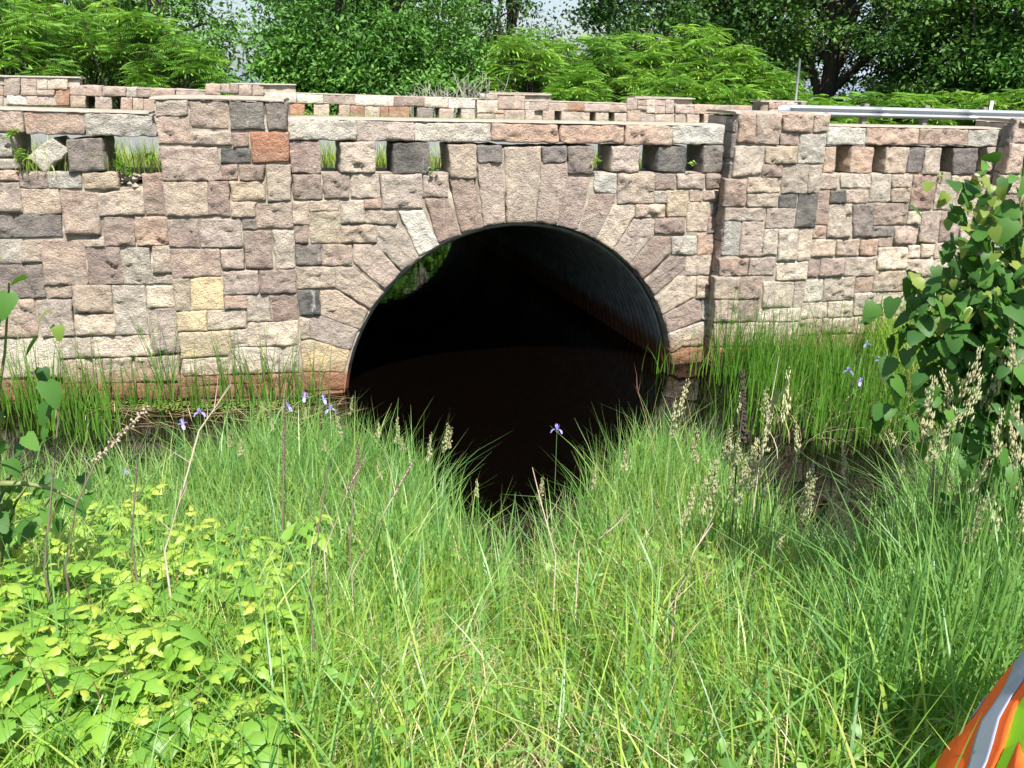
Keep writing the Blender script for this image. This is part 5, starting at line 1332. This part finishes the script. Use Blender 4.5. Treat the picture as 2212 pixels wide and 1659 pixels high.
for px, py, lb in [(938, 372, 'trailing clover hanging under the gap left of the keystone'), (1293, 352, 'weed in the gap right of the keystone'), (1493, 358, 'bright small ragweed in the last gap before the right pier'), (1690, 365, 'tuft of weeds in the first gap beyond the right pier'), (1777, 362, 'weed in the second gap beyond the right pier'), (2035, 383, 'round tuft of weeds on the sill of the right wing wall'), (1677, 408, 'tiny weed growing from a joint of the right wing wall')]:
    wall_plant('weed', lb, on('C', px, py, .03), 14, .05, OVS)
# broad leaved plants in the meadow
def herb(px, py, z, label, n=12, h=.45, me=None):
    q = at_z(px, py, z+h); root = empty('willowherb', (q.x, q.y, float(ground_h(q.x, q.y)))); tag(root, label, 'plant'); H2 = q.z-root.location.z
    mb = MB(); mb.tube([(0, 0, -.05), (.01, 0, H2*.5), (0, 0, H2)], [.005, .004, .002], 5); mb.build('stem', M_STEM, root)
    for k in range(n):
        t = .4+.6*k/n; put('leaf', random.choice(me or OVL), root, (0, 0, H2*t), k*2.4, .35+.3*t, 0, random.uniform(.8, 1.3))
herb(490, 1145, .75, 'bright green leafy rosette rising from the grass above the raspberries'); herb(610, 1165, .75, 'smaller leafy rosette right of the bright one'); herb(1385, 955, .15, 'leafy willowherb at the right bank of the stream mouth', 16, .5); herb(1330, 1010, .2, 'leafy stem left of the willowherb at the stream mouth', 10, .4); herb(1450, 1200, .5, 'long leaved milkweed in the thin grass', 8, .3); herb(1290, 1150, .5, 'narrow leaved herb in the middle of the meadow', 12, .35); herb(950, 1390, .9, 'single broad leaved plant standing by the straw patch', 6, .3, [ovl(.13, .085, M_RASP, .4)])
# ------------------------------------------------------------------ person in a safety vest, bending at the right edge
person = empty('person', (1.55, 1.55, float(ground_h(1.55, 1.55)))); tag(person, 'person in lime safety vest with orange and silver bands at lower right', 'person')
pb = person.location.copy()
M_SKIN = simple('skin', (.5, .32, .24), .55, 0, .06, 8); M_LIME = simple('lime_fabric', (.42, .85, .02), .8, 0, .04, 30, .15, .003, 300); M_ORA = simple('orange_fabric', (.95, .14, .012), .8, 0, .04, 30, .15, .003, 300)
M_SIL, t, p = mat_new('silver_tape'); p.inputs['Base Color'].default_value = (.33, .36, .44, 1); p.inputs['Roughness'].default_value = .5; p.inputs['Metallic'].default_value = .1
M_PANT = simple('dark_trousers', (.03, .035, .05), .9, 0, .2, 30)
hip = Vector((1.30, 1.62, 2.02)); neck = Vector((1.52, 1.55, 2.66)); 
J = {'pel': (hip, .13), 'sp': (hip.lerp(neck, .5), .14), 'ch': (hip.lerp(neck, .85), .13), 'nk': (neck+Vector((.03, -.02, .06)), .055), 'h1': (neck+Vector((.06, -.03, .16)), .085), 'h2': (neck+Vector((.08, -.04, .26)), .08),
     'ls': (neck+Vector((-.06, .16, -.07)), .06), 'le': (neck+Vector((.12, .30, -.30)), .042), 'lw': (neck+Vector((.36, .28, -.44)), .03), 'rs': (neck+Vector((.1, -.17, -.06)), .06), 're': (neck+Vector((.28, -.22, -.3)), .042), 'rw': (neck+Vector((.48, -.12, -.42)), .03),
     'lk': (Vector((1.48, 1.78, 1.86)), .07), 'la': (Vector((1.50, 1.78, float(ground_h(1.5, 1.78))+.07)), .045), 'lt': (Vector((1.66, 1.79, float(ground_h(1.66, 1.79))+.04)), .04), 'rk': (Vector((1.52, 1.46, 1.88)), .07), 'ra': (Vector((1.52, 1.46, float(ground_h(1.52, 1.46))+.07)), .045), 'rt': (Vector((1.68, 1.45, float(ground_h(1.68, 1.45))+.04)), .04)}
K = list(J); E_ = [('pel', 'sp'), ('sp', 'ch'), ('ch', 'nk'), ('nk', 'h1'), ('h1', 'h2'), ('ch', 'ls'), ('ls', 'le'), ('le', 'lw'), ('ch', 'rs'), ('rs', 're'), ('re', 'rw'), ('pel', 'lk'), ('lk', 'la'), ('la', 'lt'), ('pel', 'rk'), ('rk', 'ra'), ('ra', 'rt')]
me = bpy.data.meshes.new('body'); V = [J[k][0]-pb for k in K]; RD = [J[k][1] for k in K]
for wn in ('lw', 'rw'):
    w0 = J[wn][0]-pb; wi = K.index(wn); d_ = (J[wn][0]-J[wn[0]+'e'][0]).normalized(); sd = d_.cross(Vector((0, 0, 1))).normalized()
    V.append(w0+d_*.07); RD.append(.032); pi2 = len(V)-1; E_.append((wi, pi2))
    for q in range(5):
        o_ = (q-1.5)*.02 if q < 4 else -.05; b_ = w0+d_*(.10 if q < 4 else .05)+sd*o_; V.append(b_); RD.append(.009); E_.append((pi2, len(V)-1)); V.append(b_+d_*(.045 if q < 4 else .03)+Vector((0, 0, -.02))); RD.append(.007); E_.append((len(V)-2, len(V)-1))
me.from_pydata([tuple(v) for v in V], [(a if isinstance(a, int) else K.index(a), b if isinstance(b, int) else K.index(b)) for a, b in E_], [])
body_o = link('body', me, M_SKIN, person); sk = body_o.modifiers.new('skin', 'SKIN'); sl = me.skin_vertices[0].data
for i, r_ in enumerate(RD): sl[i].radius = (r_, r_)
sl[0].use_root = True; body_o.modifiers.new('sub', 'SUBSURF').levels = 1; body_o.modifiers['sub'].render_levels = 2
def torso(t, a, off=0):
    """t 0 at the hem .. 1 at the collar, a around the body"""
    c_ = (hip-Vector((.13, 0, .36))).lerp(neck, t); axd = (neck-hip).normalized(); s1 = Vector((axd.z, 0, -axd.x)).normalized(); s2 = axd.cross(s1)
    pr = np.interp(t, [0, .3, .55, .8, .93, 1], [1.3, 1.2, 1.1, 1.05, .72, .42]); rx, ry = .16*pr+off, .205*pr+off
    fold = .008*math.sin(a*5+t*7)+.006*math.sin(a*9-t*13)+.012*(1-t)*math.sin(a*4)
    return c_+s1*((rx+fold)*math.cos(a))+s2*((ry+fold)*math.sin(a))-pb
def patch(name, mat, f_a, t0, t1, off, par, na=10, nt_=22):
    V = []; F = []
    for i in range(nt_+1):
        t_ = t0+(t1-t0)*i/nt_; a0, a1 = f_a(t_)
        for j in range(na+1): V.append(torso(t_, a0+(a1-a0)*j/na, off))
    for i in range(nt_):
        for j in range(na): F.append([i*(na+1)+j, i*(na+1)+j+1, (i+1)*(na+1)+j+1, (i+1)*(na+1)+j])
    o = link(name, py_mesh(name, V, F, mat, True), None, par); md = o.modifiers.new('t', 'SOLIDIFY'); md.thickness = .003; return o
vest = patch('vest', M_LIME, lambda t_: (0, 2*math.pi), 0, 1, 0, person, 40, 24)
vest.parent = person
bc = lambda t_: R(206-150*t_)
patch('orange_band', M_ORA, lambda t_: (bc(t_)-.75, bc(t_)+.27), 0, .95, .004, vest, 14, 22); patch('silver_band', M_SIL, lambda t_: (bc(t_)-.16, bc(t_)+.11), 0, .95, .008, vest, 8, 22)
patch('orange_band', M_ORA, lambda t_: (bc(t_)+.5, bc(t_)+2*math.pi-.5), .20, .36, .004, vest, 40, 5); patch('silver_band', M_SIL, lambda t_: (bc(t_)+.6, bc(t_)+2*math.pi-.6), .25, .30, .008, vest, 40, 3)
def rebase(root, loc):
    loc = Vector(loc); root.location = loc
    for ch in list(root.children): ch.matrix_parent_inverse = Matrix.Translation(-loc)
rebase(bridge, FR['C'](0, 0, 0)); rebase(far, FR['F'](0, 2.3, 0)); rebase(rail, rail_pt(0)); rebase(sign, b0-Vector((0, 0, .9)) if False else sign.location)

ordinal_labels('sumac thicket at the left', '%s sumac from the left in the pale drooping thicket at the upper left')
ordinal_labels('sumac thicket at the right', '%s sumac from the left in the pale thicket behind the right half of the parapet')
ordinal_labels('sumac behind the guard rail', '%s low sumac from the left behind the guard rail')
ordinal_labels('short sumac below the middle trees', '%s short sumac from the left at the foot of the middle trees')
ordinal_labels('bushes behind the far parapet', '%s dark undergrowth bush from the left below the far trees')
ordinal_labels('bramble sprouts scattered in the grass', '%s bramble sprout from the left, small and alone in the grass')
person.location.x += .06
ordinal_labels('bare shrubs', '%s bare grey twiggy shrub from the left above the far parapet')
